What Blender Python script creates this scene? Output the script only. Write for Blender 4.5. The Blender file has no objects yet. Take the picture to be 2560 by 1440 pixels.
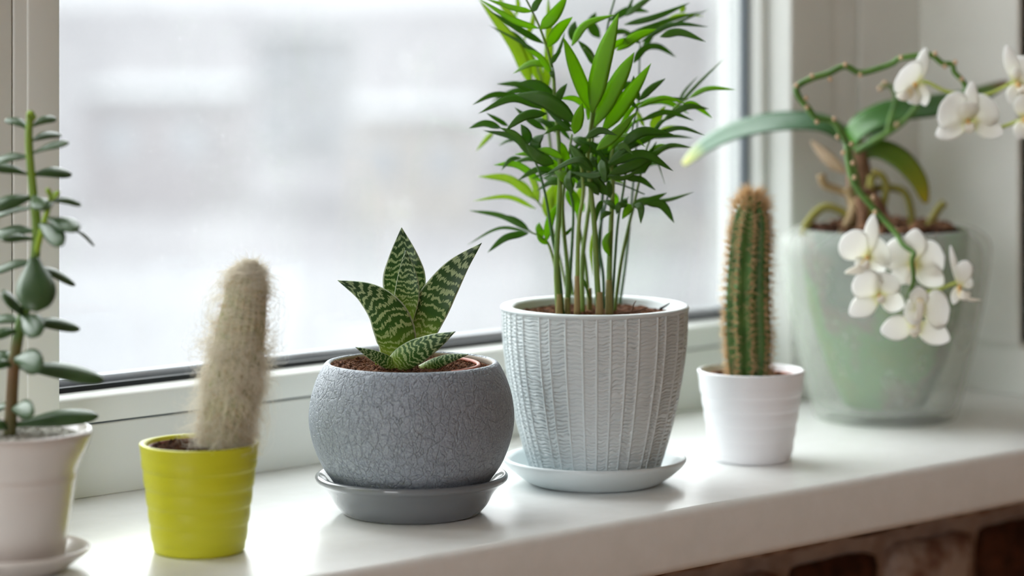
import bpy, math, random
import numpy as np
from mathutils import Vector

random.seed(7)
rng = np.random.default_rng(11)
scene = bpy.context.scene

# ------------------------------------------------------------------ camera
F = 7200.0            # focal length in pixels of the 2560 wide frame
HZ = -36.0            # horizon row
CH = 0.335            # camera height over the sill
PHI = math.radians(47.2)
D = np.array([math.cos(PHI), math.sin(PHI), 0.0])
RV = np.array([math.sin(PHI), -math.cos(PHI), 0.0])
CAM = np.array([0.0, 0.0, CH])

cd = bpy.data.cameras.new('camera')
cd.sensor_width = 36.0
cd.lens = F / 2560 * 36.0
cd.shift_y = -(720 - HZ) / 2560
cd.clip_start = 0.05
cd.clip_end = 8000
cd.dof.use_dof = True
cd.dof.focus_distance = 1.83
cd.dof.aperture_fstop = 3.9
cam = bpy.data.objects.new('camera', cd)
cam.location = CAM
cam.rotation_euler = (math.pi / 2, 0, -(math.pi / 2 - PHI))
scene.collection.objects.link(cam)
scene.camera = cam

# ------------------------------------------------------------------ world: overcast sky, three times brighter overhead than at the horizon
SKY = 16.0
w = bpy.data.worlds.new('overcast_sky')
scene.world = w
w.use_nodes = True
nt = w.node_tree
for n in list(nt.nodes):
    nt.nodes.remove(n)
out = nt.nodes.new('ShaderNodeOutputWorld')
bg = nt.nodes.new('ShaderNodeBackground')
bg.inputs['Color'].default_value = (0.955, 0.975, 1.0, 1)
tc = nt.nodes.new('ShaderNodeTexCoord')
sep = nt.nodes.new('ShaderNodeSeparateXYZ')
mx = nt.nodes.new('ShaderNodeMath'); mx.operation = 'MAXIMUM'; mx.inputs[1].default_value = 0
ma = nt.nodes.new('ShaderNodeMath'); ma.operation = 'MULTIPLY_ADD'
ma.inputs[1].default_value = 2 * SKY / 3; ma.inputs[2].default_value = SKY / 3
nt.links.new(tc.outputs['Generated'], sep.inputs[0])
nt.links.new(sep.outputs['Z'], mx.inputs[0])
nt.links.new(mx.outputs[0], ma.inputs[0])
nt.links.new(ma.outputs[0], bg.inputs['Strength'])
nt.links.new(bg.outputs[0], out.inputs[0])

scene.view_settings.view_transform = 'Standard'
scene.view_settings.look = 'None'
scene.view_settings.exposure = 0.0
scene.view_settings.gamma = 1.0
scene.view_settings.use_curve_mapping = False
scene.cycles.use_denoising = True
scene.cycles.max_bounces = 12
scene.cycles.diffuse_bounces = 7
scene.cycles.transparent_max_bounces = 20
scene.cycles.use_adaptive_sampling = True
scene.cycles.adaptive_threshold = 0.03
scene.cycles.sample_clamp_indirect = 6.0
scene.cycles.caustics_reflective = False
scene.cycles.caustics_refractive = False

# ------------------------------------------------------------------ helpers
def lin(c):
    c = c / 255.0
    return c / 12.92 if c <= 0.04045 else ((c + 0.055) / 1.055) ** 2.4

def rgb(r, g, b):
    return (lin(r), lin(g), lin(b), 1.0)

def U(px, py, Z):
    return CAM + Z * (D + (px - 1280) / F * RV) + np.array([0, 0, -Z * (py - HZ) / F])

def zof(py, Z):
    return CH - Z * (py - HZ) / F

def nrm(v):
    v = np.asarray(v, float)
    return v / max(np.linalg.norm(v), 1e-12)

def smooth_path(pts, n):
    pts = np.asarray(pts, float)
    k = len(pts)
    if k == 2:
        t = np.linspace(0, 1, n)[:, None]
        return pts[0] * (1 - t) + pts[1] * t
    ext = np.vstack([2 * pts[0] - pts[1], pts, 2 * pts[-1] - pts[-2]])
    res = []
    for s in np.linspace(0, k - 1 - 1e-9, n):
        i = int(s); t = s - i
        p0, p1, p2, p3 = ext[i], ext[i + 1], ext[i + 2], ext[i + 3]
        res.append(0.5 * (2 * p1 + (p2 - p0) * t + (2 * p0 - 5 * p1 + 4 * p2 - p3) * t * t + (3 * p1 - p0 - 3 * p2 + p3) * t ** 3))
    return np.array(res)

def mesh_obj(name, V, Fc, mat, parent=None, origin=None, smooth=True, uv=None, kind=None, loc=None):
    V = np.asarray(V, float)
    o0 = np.zeros(3) if origin is None else np.asarray(origin, float)
    me = bpy.data.meshes.new(name)
    me.from_pydata((V - o0).tolist(), [], [tuple(int(i) for i in f) for f in Fc])
    if uv is not None:
        l = me.uv_layers.new(name='UVMap')
        idx = np.empty(len(me.loops), int)
        me.loops.foreach_get('vertex_index', idx)
        l.data.foreach_set('uv', np.asarray(uv, np.float32)[idx].ravel())
    if smooth:
        me.polygons.foreach_set('use_smooth', [True] * len(me.polygons))
    me.materials.append(mat)
    me.update()
    o = bpy.data.objects.new(name, me)
    scene.collection.objects.link(o)
    if parent is not None:
        o.parent = parent
    elif origin is not None:
        o.location = Vector(o0)
    if kind:
        o['kind'] = kind
    return o

def thing(name, label, cat, loc, group=None):
    o = bpy.data.objects.new(name, None)
    o.empty_display_size = 0.03
    scene.collection.objects.link(o)
    o.location = Vector([float(x) for x in loc])
    o['label'] = label
    o['category'] = cat
    if group:
        o['group'] = group
    return o

def struct(name, label=None):
    o = bpy.data.objects.new(name, None)
    o.empty_display_size = 0.03
    scene.collection.objects.link(o)
    o['kind'] = 'structure'
    if label:
        o['label'] = label
    return o

BOXF = [(0, 3, 2, 1), (4, 5, 6, 7), (0, 1, 5, 4), (1, 2, 6, 5), (2, 3, 7, 6), (3, 0, 4, 7)]
def boxv(x0, x1, y0, y1, z0, z1):
    return [(x0, y0, z0), (x1, y0, z0), (x1, y1, z0), (x0, y1, z0), (x0, y0, z1), (x1, y0, z1), (x1, y1, z1), (x0, y1, z1)]

def add_bevel(o, wdt, seg=3):
    m = o.modifiers.new('bevel', 'BEVEL')
    m.width = wdt; m.segments = seg; m.limit_method = 'ANGLE'; m.angle_limit = math.radians(40)

def box(name, b, mat, parent=None, bevel=0.0, kind=None, seg=3):
    o = mesh_obj(name, boxv(*b), BOXF, mat, parent, smooth=bevel > 0)
    if bevel:
        add_bevel(o, bevel, seg)
    if kind:
        o['kind'] = kind
    return o

def prism(name, prof, a0, a1, axis, mat, parent=None, bevel=0.0):
    """prof: list of 2D points, extruded along axis 'x' (prof = y,z) or 'z' (prof = x,y)"""
    n = len(prof)
    V = []
    for a in (a0, a1):
        for p in prof:
            V.append((a, p[0], p[1]) if axis == 'x' else (p[0], p[1], a))
    Fc = [tuple(range(n))[::-1], tuple(range(n, 2 * n))]
    for i in range(n):
        j = (i + 1) % n
        Fc.append((i, j, n + j, n + i))
    o = mesh_obj(name, V, Fc, mat, parent, smooth=bevel > 0)
    me = o.data
    import bmesh
    bm = bmesh.new(); bm.from_mesh(me); bmesh.ops.recalc_face_normals(bm, faces=bm.faces); bm.to_mesh(me); bm.free()
    if bevel:
        add_bevel(o, bevel, 2)
    return o

def lathe_data(prof, n=96, disp=None):
    """prof (k,2) of r,z from outside bottom to inside; returns V,F. disp(theta_array, k) -> radial offset"""
    prof = np.asarray(prof, float)
    th = np.linspace(0, 2 * math.pi, n, endpoint=False)
    V = []
    for i, (r, z) in enumerate(prof):
        rr = np.full(n, r)
        if disp is not None:
            rr = rr + disp(th, i)
        V.append(np.stack([rr * np.cos(th), rr * np.sin(th), np.full(n, z)], 1))
    V = np.vstack(V)
    k = len(prof)
    a = np.arange(n); b = (a + 1) % n
    Fc = []
    for i in range(k - 1):
        Fc.append(np.stack([i * n + a, i * n + b, (i + 1) * n + b, (i + 1) * n + a], 1))
    return V, np.vstack(Fc)

def lathe(name, prof, base, mat, parent, n=96, disp=None, label=None):
    V, Fc = lathe_data(prof, n, disp)
    o = mesh_obj(name, V, Fc, mat, parent)
    if parent is None:
        o.location = Vector([float(x) for x in base])
    if label:
        o['label'] = label
    return o

def round_prof(pts, seg=5, rad=None):
    """resample a polyline of (r,z) with rounded corners; pts entries (r,z,corner_radius)"""
    res = []
    k = len(pts)
    for i, p in enumerate(pts):
        q = np.array(p[:2], float)
        c = p[2] if len(p) > 2 else 0
        if c <= 0 or i == 0 or i == k - 1:
            res.append(q); continue
        a = np.array(pts[i - 1][:2], float); b = np.array(pts[i + 1][:2], float)
        la = np.linalg.norm(a - q); lb = np.linalg.norm(b - q)
        c1 = min(c, 0.49 * la); c2 = min(c, 0.49 * lb)
        s = q + (a - q) / la * c1; e = q + (b - q) / lb * c2
        for t in np.linspace(0, 1, seg + 1):
            res.append((1 - t) ** 2 * s + 2 * t * (1 - t) * q + t * t * e)
    return np.array(res)

def tube_data(pts, radii, n=8, cap=True):
    pts = np.asarray(pts, float); k = len(pts)
    radii = np.broadcast_to(np.asarray(radii, float), (k,))
    T = np.gradient(pts, axis=0)
    T /= np.maximum(np.linalg.norm(T, axis=1, keepdims=True), 1e-12)
    ref = np.array([0.3, 0.5, 0.81]) if abs(T[0][2]) < 0.8 else np.array([1.0, 0.2, 0.0])
    N = nrm(np.cross(T[0], ref))
    V = []
    th = np.linspace(0, 2 * math.pi, n, endpoint=False)
    for i in range(k):
        N = nrm(N - T[i] * np.dot(N, T[i]))
        B = np.cross(T[i], N)
        V.append(pts[i] + radii[i] * (np.cos(th)[:, None] * N + np.sin(th)[:, None] * B))
    V = np.vstack(V)
    a = np.arange(n); b = (a + 1) % n
    Fc = [tuple(x) for i in range(k - 1) for x in np.stack([i * n + a, i * n + b, (i + 1) * n + b, (i + 1) * n + a], 1)]
    if cap:
        Fc.append(tuple(range(n))[::-1]); Fc.append(tuple(range((k - 1) * n, k * n)))
    return V, Fc

def merge(parts):
    V = []; Fc = []; o = 0
    for v, f in parts:
        V.append(np.asarray(v)); Fc += [tuple(int(i) + o for i in x) for x in f]; o += len(v)
    return np.vstack(V), Fc

def blade(axis, widths, N, front=0.0, back=0.0, fold=0.0, m=6, minth=0.0003):
    """closed leaf body. axis (n,3); widths half-widths; N facing normal; front/back bulge as fraction of half-width; fold V depth"""
    axis = np.asarray(axis, float); n = len(axis)
    T = np.gradient(axis, axis=0)
    T /= np.maximum(np.linalg.norm(T, axis=1, keepdims=True), 1e-12)
    N = np.asarray(N, float)
    if N.ndim == 1:
        N = np.tile(N, (n, 1))
    u = np.linspace(-1, 1, m + 1)
    V = []; uv = []
    for i in range(n):
        S = nrm(np.cross(T[i], N[i])); Q = np.cross(S, T[i])
        wd = max(widths[i], 1e-5)
        base = fold * np.abs(u) * wd
        f = axis[i] + np.outer(u * wd, S) + np.outer(base + (front * wd + minth * .5) * (1 - u ** 2), Q)
        b = axis[i] + np.outer(u[1:-1] * wd, S) + np.outer(base[1:-1] - (back * wd + minth * .5) * (1 - u[1:-1] ** 2), Q)
        V.append(np.vstack([f, b[::-1]]))
        v = i / (n - 1)
        uv += [((x + 1) / 2, v) for x in u] + [((x + 1) / 2, v) for x in u[1:-1][::-1]]
    ring = 2 * m
    V = np.vstack(V)
    a = np.arange(ring); c = (a + 1) % ring
    Fc = [tuple(x) for i in range(n - 1) for x in np.stack([i * ring + a, i * ring + c, (i + 1) * ring + c, (i + 1) * ring + a], 1)]
    Fc.append(tuple(range(ring))[::-1]); Fc.append(tuple(range((n - 1) * ring, n * ring)))
    return V, Fc, np.array(uv)

# ------------------------------------------------------------------ materials
def mat(name, color, rough=0.5, spec=0.5, **kw):
    m = bpy.data.materials.new(name)
    m.use_nodes = True
    b = m.node_tree.nodes['Principled BSDF']
    b.inputs['Base Color'].default_value = color
    b.inputs['Roughness'].default_value = rough
    b.inputs['Specular IOR Level'].default_value = spec
    for k, v in kw.items():
        b.inputs[k].default_value = v
    return m

class NT:
    def __init__(s, m):
        s.m = m; s.t = m.node_tree; s.b = s.t.nodes.get('Principled BSDF'); s.o = s.t.nodes.get('Material Output')
    def n(s, typ, **kw):
        x = s.t.nodes.new('ShaderNode' + typ)
        for k, v in kw.items():
            if k.startswith('i_'):
                x.inputs[k[2:].replace('_', ' ')].default_value = v
            elif k.startswith('x_'):
                x.inputs[int(k[2:])].default_value = v
            else:
                setattr(x, k, v)
        return x
    def l(s, a, b):
        s.t.links.new(a, b)
    def ramp(s, fac, stops, interp='LINEAR'):
        r = s.n('ValToRGB'); e = r.color_ramp.elements; r.color_ramp.interpolation = interp
        e[0].position, e[0].color = stops[0]
        e[1].position, e[1].color = stops[-1]
        for p, c in stops[1:-1]:
            x = e.new(p); x.color = c
        s.l(fac, r.inputs[0])
        return r.outputs[0]
    def coord(s, which='Object', scale=(1, 1, 1)):
        t = s.n('TexCoord'); mp = s.n('Mapping'); mp.inputs['Scale'].default_value = scale
        s.l(t.outputs[which], mp.inputs[0])
        return mp.outputs[0]
    def noise(s, vec, scale, detail=3, rough=0.5):
        x = s.n('TexNoise'); x.inputs['Scale'].default_value = scale; x.inputs['Detail'].default_value = detail; x.inputs['Roughness'].default_value = rough
        s.l(vec, x.inputs['Vector'])
        return x
    def math(s, op, a, b=None):
        x = s.n('Math', operation=op)
        for i, v in enumerate((a, b)):
            if v is None: continue
            if isinstance(v, (int, float)): x.inputs[i].default_value = v
            else: s.l(v, x.inputs[i])
        return x.outputs[0]
    def mix(s, fac, a, b):
        x = s.n('Mix', data_type='RGBA')
        for i, v in ((0, fac), (6, a), (7, b)):
            if isinstance(v, (int, float)): x.inputs[i].default_value = v
            elif isinstance(v, tuple): x.inputs[i].default_value = v
            else: s.l(v, x.inputs[i])
        return x.outputs[2]
    def bump(s, h, strength=0.5, dist=0.001):
        x = s.n('Bump'); x.inputs['Strength'].default_value = strength; x.inputs['Distance'].default_value = dist
        s.l(h, x.inputs['Height']); s.l(x.outputs[0], s.b.inputs['Normal'])

def add_translucent(t, fac, colsock=None, col=None):
    tr = t.n('BsdfTranslucent')
    if colsock is not None: t.l(colsock, tr.inputs['Color'])
    else: tr.inputs['Color'].default_value = col
    ms = t.n('MixShader'); ms.inputs[0].default_value = fac
    t.l(t.b.outputs[0], ms.inputs[1]); t.l(tr.outputs[0], ms.inputs[2]); t.l(ms.outputs[0], t.o.inputs['Surface'])

def noise_mat(name, c1, c2, scale, rough=0.6, spec=0.4, bump=0.0, dist=0.001, p0=0.35, p1=0.65, detail=4, coordscale=(1, 1, 1)):
    m = mat(name, c1, rough, spec); t = NT(m)
    nz = t.noise(t.coord('Object', coordscale), scale, detail)
    t.l(t.ramp(nz.outputs['Fac'], [(p0, c1), (p1, c2)]), t.b.inputs['Base Color'])
    if bump:
        t.bump(nz.outputs['Fac'], bump, dist)
    return m

M = {}
M['sill'] = noise_mat('white_sill_laminate', rgb(234, 235, 233), rgb(238, 239, 238), 60, 0.28, 0.55, 0.03, 0.0004)
M['frame'] = mat('white_pvc', rgb(226, 228, 224), 0.35, 0.5)
M['plaster'] = noise_mat('reveal_paint', rgb(232, 234, 229), rgb(237, 239, 234), 14, 0.7, 0.3, 0.05, 0.001)
M['gasket'] = mat('black_rubber', rgb(22, 24, 26), 0.5, 0.4)
M['seal'] = mat('grey_seal', rgb(96, 104, 112), 0.45, 0.5)
M['spacer'] = mat('spacer_grey', rgb(70, 77, 86), 0.5, 0.4)
M['wall'] = noise_mat('warm_wall_paint', rgb(205, 196, 184), rgb(212, 203, 192), 6, 0.9, 0.1)
M['ceiling'] = mat('ceiling_paint', rgb(230, 226, 220), 0.9, 0.1)
M['floor'] = noise_mat('wood_floor', rgb(150, 112, 78), rgb(172, 132, 95), 8, 0.45, 0.4, coordscale=(1, 8, 1))
M['mortar'] = noise_mat('limewashed_mortar', rgb(150, 132, 122), rgb(178, 160, 150), 40, 0.95, 0.1, 0.6, 0.004)
M['brick_dark'] = noise_mat('brick_dark', rgb(58, 34, 22), rgb(88, 52, 36), 60, 0.95, 0.1, 0.6, 0.003)
M['brick_wash'] = noise_mat('brick_limewashed', rgb(128, 98, 84), rgb(176, 158, 147), 45, 0.95, 0.1, 0.6, 0.003, 0.38, 0.58)

# window glass: clear, with a faint veil of dust and dried specks
def glass_mat():
    m = mat('dusty_pane', (1, 1, 1, 1)); t = NT(m)
    co = t.coord('Object')
    sp = t.noise(co, 330, 2, 0.5)
    big = t.noise(co, 7, 3, 0.6)
    r = t.ramp(sp.outputs['Fac'], [(0.66, (0, 0, 0, 1)), (0.76, (1, 1, 1, 1))])
    veil = t.math('MULTIPLY_ADD', big.outputs['Fac'], 0.08); veil.node.inputs[2].default_value = 0.03
    sx = t.math('MULTIPLY', r, t.math('MULTIPLY', big.outputs['Fac'], 0.09))
    fac = t.math('ADD', veil, sx)
    tp = t.n('BsdfTransparent'); tp.inputs['Color'].default_value = (0.94, 0.96, 0.95, 1)
    tl = t.n('BsdfTranslucent'); tl.inputs['Color'].default_value = (0.9, 0.9, 0.9, 1)
    ms = t.n('MixShader'); t.l(fac, ms.inputs[0]); t.l(tp.outputs[0], ms.inputs[1]); t.l(tl.outputs[0], ms.inputs[2])
    gl = t.n('BsdfGlossy'); gl.inputs['Roughness'].default_value = 0.03
    fr = t.n('Fresnel'); fr.inputs['IOR'].default_value = 1.45
    ff = t.math('MULTIPLY', fr.outputs[0], 0.6)
    m2 = t.n('MixShader'); t.l(ff, m2.inputs[0]); t.l(ms.outputs[0], m2.inputs[1]); t.l(gl.outputs[0], m2.inputs[2])
    t.l(m2.outputs[0], t.o.inputs['Surface'])
    return m
M['pane'] = glass_mat()

# ------------------------------------------------------------------ the room shell
YB, YF = 1.571, 1.276          # frame plane and sill front
YR = 1.444                     # room face of the window wall
XR = 1.90                      # right reveal
ZT = 1.75                      # head of the window opening
XL = 0.50                     # left reveal

def sbox(name, b, m, label=None, bevel=0):
    o = box(name, b, m, None, bevel)
    o['kind'] = 'structure'
    if label: o['label'] = label
    return o

sbox('floor', (-2.6, 3.4, -3.2, 1.444, -0.95, -0.88), M['floor'], 'wooden floor of the room')
sbox('ceiling', (-2.6, 3.4, -3.2, 1.444, 1.95, 2.00), M['ceiling'], 'white ceiling of the room')
sbox('wall_back', (-2.6, 3.4, -3.25, -3.2, -0.95, 2.00), M['wall'], 'warm painted wall behind the camera')
wl = struct('wall_left', 'warm painted wall to the left with an added opening for fill light')
box('wall_panel', (-2.65, -2.6, -3.2, -1.15, -0.95, 2.00), M['wall'], wl)
box('wall_panel', (-2.65, -2.6, 0.3, 1.7, -0.95, 2.00), M['wall'], wl)
box('wall_panel', (-2.65, -2.6, -1.15, 0.3, -0.95, -0.3), M['wall'], wl)
box('wall_panel', (-2.65, -2.6, -1.15, 0.3, 1.75, 2.00), M['wall'], wl)
sbox('wall_right', (3.4, 3.45, -3.2, 1.7, -0.95, 2.00), M['wall'], 'warm painted wall to the right')
wf = struct('wall_front', 'window wall with worn limewashed brick under the sill')
box('wall_plaster', (XR + 0.004, 3.4, YR, 1.70, -0.04, 2.00), M['plaster'], wf)
box('wall_plaster', (-2.6, XL, YR, 1.70, -0.95, 2.00), M['plaster'], wf)
box('lintel', (XL, XR + .01, YR, 1.70, ZT, 2.00), M['plaster'], wf)
box('mortar_bed', (XL, 3.4, 1.436, 1.70, -0.95, -0.04), M['mortar'], wf)
# bricks: worn header course, edges rounded, faces uneven
def brick_mesh(seed, wd, ht, dp):
    r = random.Random(seed)
    nx, nz = 7, 5
    V = []
    for yy in (0, 1):
        for k in range(nz + 1):
            for i in range(nx + 1):
                a = i / nx * 2 - 1; c = k / nz * 2 - 1
                x = a * wd / 2; z = c * ht / 2
                edge = max(abs(a), abs(c))
                y = -dp + (0.006 if edge > .99 else 0.0) + r.uniform(-.0016, .0016) if yy == 0 else 0.01
                if abs(a) > .99 and abs(c) > .99:
                    x *= .93; z *= .9
                x += r.uniform(-.0015, .0015); z += r.uniform(-.0015, .0015)
                V.append((x, y, z))
    q = (nx + 1)
    Fc = [(k * q + i, k * q + i + 1, (k + 1) * q + i + 1, (k + 1) * q + i) for k in range(nz) for i in range(nx)]
    o = q * (nz + 1)
    ring = [i for i in range(nx)] + [k * q + nx for k in range(nz)] + [nz * q + i for i in range(nx, 0, -1)] + [k * q for k in range(nz, 0, -1)]
    for j in range(len(ring)):
        a, b = ring[j], ring[(j + 1) % len(ring)]
        Fc.append((b, a, a + o, b + o))
    return V, Fc
bm_cache = {}
for row in range(4):
    zc = -0.0525 - row * 0.077
    for i in range(14):
        x = 1.6575 + (i - 5) * 0.1125 + (0.056 if row % 2 == 0 else 0)
        dark = (row == 1 and i % 2 == 1) or (row != 1 and (i * 7 + row * 3) % 5 == 0)
        key = (i % 5, dark)
        if key not in bm_cache:
            V, Fc = brick_mesh(i * 3 + 1, 0.098, 0.064, 0.012)
            o = mesh_obj('brick', V, Fc, M['brick_dark'] if dark else M['brick_wash'], wf)
            bm_cache[key] = o.data
        else:
            o = bpy.data.objects.new('brick', bm_cache[key]); scene.collection.objects.link(o); o.parent = wf
        o.location = (x, 1.436 - (0.0 if dark else 0.004), zc)

# sill
sill = box('window_sill', (XL, 3.0, YF, 1.66, -0.040, 0.0), M['sill'], None, 0.006, 'structure', 4)
sill['label'] = 'white smooth window sill carrying the row of potted plants'

# right reveal trims
t1 = box('trim_1', (XR, XR + .03, 1.30, 1.57, 0.0405, ZT), M['plaster'], None, 0.002, 'structure')
t1.data = t1.data.copy()
for v, c in zip(t1.data.vertices, boxv(XR, XR + .03, YR, 1.60, 0.0405, ZT)):
    v.co = c
t1['label'] = 'smooth white window reveal beside the orchid'
t2 = box('baseboard_right', (XR + .003, XR + .03, 1.30, 1.60, 0.0, 0.038), M['plaster'], None, 0.001, 'structure')
t2['label'] = 'low upstand where the reveal meets the sill'
t3 = box('trim_2', (XR + .031, XR + .2, 1.30, YR - .001, 0.0, 0.11), M['plaster'], None, 0.004, 'structure')
t3['label'] = 'low white boxed ledge at the end of the sill'

# window: pane 1 in view
win = struct('window_1', 'white framed window with dusty pane behind the plants')
X0, X1 = 1.0385, 1.7375
box('bottom_frame', (X0 - .005, X1 + .01, YB, 1.66, 0.0, 0.0472), M['frame'], win, 0.001)
box('groove', (X0 - .005, X1 + .01, YB + .003, 1.66, 0.0470, 0.0488), M['seal'], win)
prism('glazing_bead', [(YB, .0486), (YB, .0640), (YB + .0015, .0655), (YB + .0135, .0680), (YB + .0135, .0486)], X0 - .002, X1 + .003, 'x', M['frame'], win, 0.0006)
box('gasket', (X0 - .002, 1.7296, 1.5845, 1.5905, .0660, .0712), M['gasket'], win)
box('spacer', (X0 - .002, 1.7296, 1.5955, 1.6055, .066, .0752), M['spacer'], win)
# left post
box('post', (X0 - .0343, X0, 1.5475, 1.66, 0.0, ZT), M['frame'], win, 0.0015)
box('post_face', (X0 - .0245, X0 - .0004, 1.5460, 1.549, 0.0, ZT), M['frame'], win, 0.0012)
box('seal_strip', (X0 - .0352, X0 - .0342, 1.5500, 1.66, 0.0, ZT), M['gasket'], win)
box('post', (X0 - .115, X0 - .0351, 1.5475, 1.66, 0.0, ZT), M['frame'], win, 0.0015)
# right post
box('gasket', (1.7245, 1.7296, 1.5845, 1.5905, .066, ZT), M['seal'], win)  # gasket coloured grey, reflected light and blur put into the colour
prism('glazing_bead', [(1.7296, 1.592), (1.7296, YB + .001), (1.7310, YB), (1.7362, YB), (1.7362, 1.592)], 0.05, ZT, 'z', M['frame'], win, 0.0005)
box('groove', (1.7360, 1.7376, YB + .001, 1.60, 0.0, ZT), M['seal'], win)
box('post', (X1, 1.790, 1.5460, 1.602, 0.0, ZT), M['frame'], win, 0.002)
box('post', (1.7905, 1.8215, 1.5475, 1.602, 0.0, ZT), M['frame'], win, 0.002)
box('seal_strip', (1.8214, 1.8228, 1.5500, 1.60, 0.0, ZT), M['seal'], win)
box('post', (1.8227, XR + .002, 1.5460, 1.602, 0.0, ZT), M['frame'], win, 0.002)
box('outer_jamb', (1.7305, 1.80, 1.5965, 1.620, 0.07, ZT), M['frame'], win, 0.001)
box('head_frame', (X0 - .11, XR, 1.546, 1.66, ZT - .06, ZT), M['frame'], win, 0.002)
pn = box('pane', (X0 - .004, 1.7296, 1.5905, 1.5945, .064, ZT - .05), M['pane'], win)
# pane 2, left of the view, in the same wall: it lights the plants from the left
win2 = struct('window_2', 'second pane of the same window left of the view')
box('bottom_frame', (XL, X0 - .11, YB, 1.66, 0.0, 0.066), M['frame'], win2, 0.001)
box('post', (XL, XL + .08, 1.546, 1.66, 0.0, ZT), M['frame'], win2, 0.002)
box('head_frame', (XL, X0 - .11, 1.546, 1.66, ZT - .06, ZT), M['frame'], win2, 0.002)
win_fill = struct('fill_window', 'added window opening in the left wall, unseen, for fill light')  # unseen opening, added and sized to brighten the room side
box('post', (-2.66, -2.59, -1.15, -1.08, -0.3, ZT), M['frame'], win_fill, 0.002)
box('post', (-2.66, -2.59, .23, .3, -0.3, ZT), M['frame'], win_fill, 0.002)
box('pane', (XL + .07, X0 - .112, 1.5905, 1.5945, .06, ZT - .05), M['pane'], win2)

# ------------------------------------------------------------------ outside, far below the sill
M['snow'] = noise_mat('wet_ground', rgb(56, 55, 57), rgb(64, 63, 65), 0.05, 1.0, 0.0, p0=.3, p1=.7)
M['facade_mauve'] = noise_mat('facade_mauve', rgb(66, 62, 65), rgb(71, 67, 70), 0.06, 0.9, 0.1)
M['facade_beige'] = noise_mat('facade_beige', rgb(82, 78, 75), rgb(87, 83, 80), 0.06, 0.9, 0.1)
M['facade_grey'] = noise_mat('facade_grey', rgb(70, 71, 74), rgb(75, 76, 78), 0.06, 0.9, 0.1)
M['roof'] = noise_mat('roof_snow', rgb(66, 67, 70), rgb(72, 73, 75), 0.1, 0.9, 0.1)
M['shrub'] = noise_mat('winter_shrub', rgb(150, 152, 132), rgb(172, 172, 154), 1.5, 0.9, 0.1)
M['far_glass'] = mat('far_window_glass', rgb(70, 73, 78), 0.2, 0.5)
GZ = -9.0
sbox('ground_outside', (-3000, 4000, 3, 5000, GZ - .5, GZ), M['snow'], 'wet grey ground far below outside the window')
M['yard'] = noise_mat('paler_yard', rgb(66, 66, 68), rgb(75, 75, 77), 0.05, 1.0, 0.0, p0=.3, p1=.7)
M['ridge'] = noise_mat('sky_screen_grey', rgb(98, 98, 100), rgb(102, 102, 104), 0.01, 1.0, 0.0)
yd = box('yard_outside', (-40, 60, 0, 62, 0, .05), M['yard'], None, 0, 'structure')
yd.location = Vector((D * 34)[:2].tolist() + [GZ]); yd.rotation_euler = (0, 0, -(math.pi / 2 - PHI))
yd['label'] = 'pale yard far below the window'
rv = []; nr_ = 60  # added ridge, keeps the bright sky band out of the pane
for j in range(2):
    for i in range(nr_ + 1):
        a_ = math.radians(-20 + 150 * i / nr_); rad_ = 1500 + 160 * j
        hgt = 70 + 14 * math.sin(i * .9) + 9 * math.sin(i * 2.3 + 1)
        rv += [(rad_ * math.cos(a_), rad_ * math.sin(a_), GZ - 1), ((rad_ + 40) * math.cos(a_), (rad_ + 40) * math.sin(a_), GZ + hgt)]
n2_ = 2 * (nr_ + 1)
rf = [(2 * i, 2 * i + 2, 2 * i + 3, 2 * i + 1) for i in range(nr_)] + [(2 * i + 1, 2 * i + 3, n2_ + 2 * i + 3, n2_ + 2 * i + 1) for i in range(nr_)]
rg = mesh_obj('sky_screen_ridge', rv, rf, M['ridge'], None, kind='structure'); rg['label'] = 'added ridge screening off the bright sky above the ground'
def house(label, Z, pxa, pxb, ytop, depth, m, flat=True):
    xa = U(pxa, 400, Z); xb = U(pxb, 400, Z)
    top = CH - Z * (ytop - HZ) / F
    c = (xa + xb) / 2; wd = np.linalg.norm(xb - xa); ht = top - GZ
    t = thing('house', label, 'building', (c[0], c[1], GZ), 'houses beyond the window')
    t.rotation_euler = (0, 0, -(math.pi / 2 - PHI))
    box('facade', (-wd / 2, wd / 2, 0, depth, 0, ht), m, t)
    if flat:
        box('roof', (-wd / 2 - .3, wd / 2 + .3, -.3, depth + .3, ht, ht + .35), M['roof'], t)
    else:
        prism('roof', [(-.4, ht), (depth / 2, ht + depth * .3), (depth + .4, ht)], -wd / 2 - .4, wd / 2 + .4, 'x', M['roof'], t)
    nf = max(1, int(ht / 3)); nw = max(2, int(wd / 3.2))
    me = None
    for a in range(nf):
        for b in range(nw):
            x = -wd / 2 + (b + .5) * wd / nw; z = ht - 2.3 - a * 3.0
            if z < .6: continue
            if me is None:
                o = box('window', (-.55, .55, -.04, .06, 0, 1.3), M['far_glass'], t); me = o.data
            else:
                o = bpy.data.objects.new('window', me); scene.collection.objects.link(o); o.parent = t
            o.location = (x, 0, z)
house('mauve house blurred through the left of the pane', 118, 210, 560, 250, 12, M['facade_mauve'])
house('grey house blurred in the middle of the pane', 150, 640, 860, 90, 14, M['facade_grey'])
house('beige house blurred left of the palm', 112, 880, 1180, 300, 10, M['facade_beige'])
house('mauve house blurred behind the palm leaves', 135, 1260, 1490, 180, 12, M['facade_mauve'], False)
house('beige house blurred right of the palm stems', 105, 1580, 1800, 380, 10, M['facade_beige'])

# ------------------------------------------------------------------ shared plant helpers
def to_cam(p):
    return nrm(CAM - np.asarray(p))

def tilt(N, T, ang):
    T = nrm(T); N = nrm(N - T * np.dot(N, T)); B = np.cross(T, N)
    return nrm(N * math.cos(ang) + B * math.sin(ang))

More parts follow.
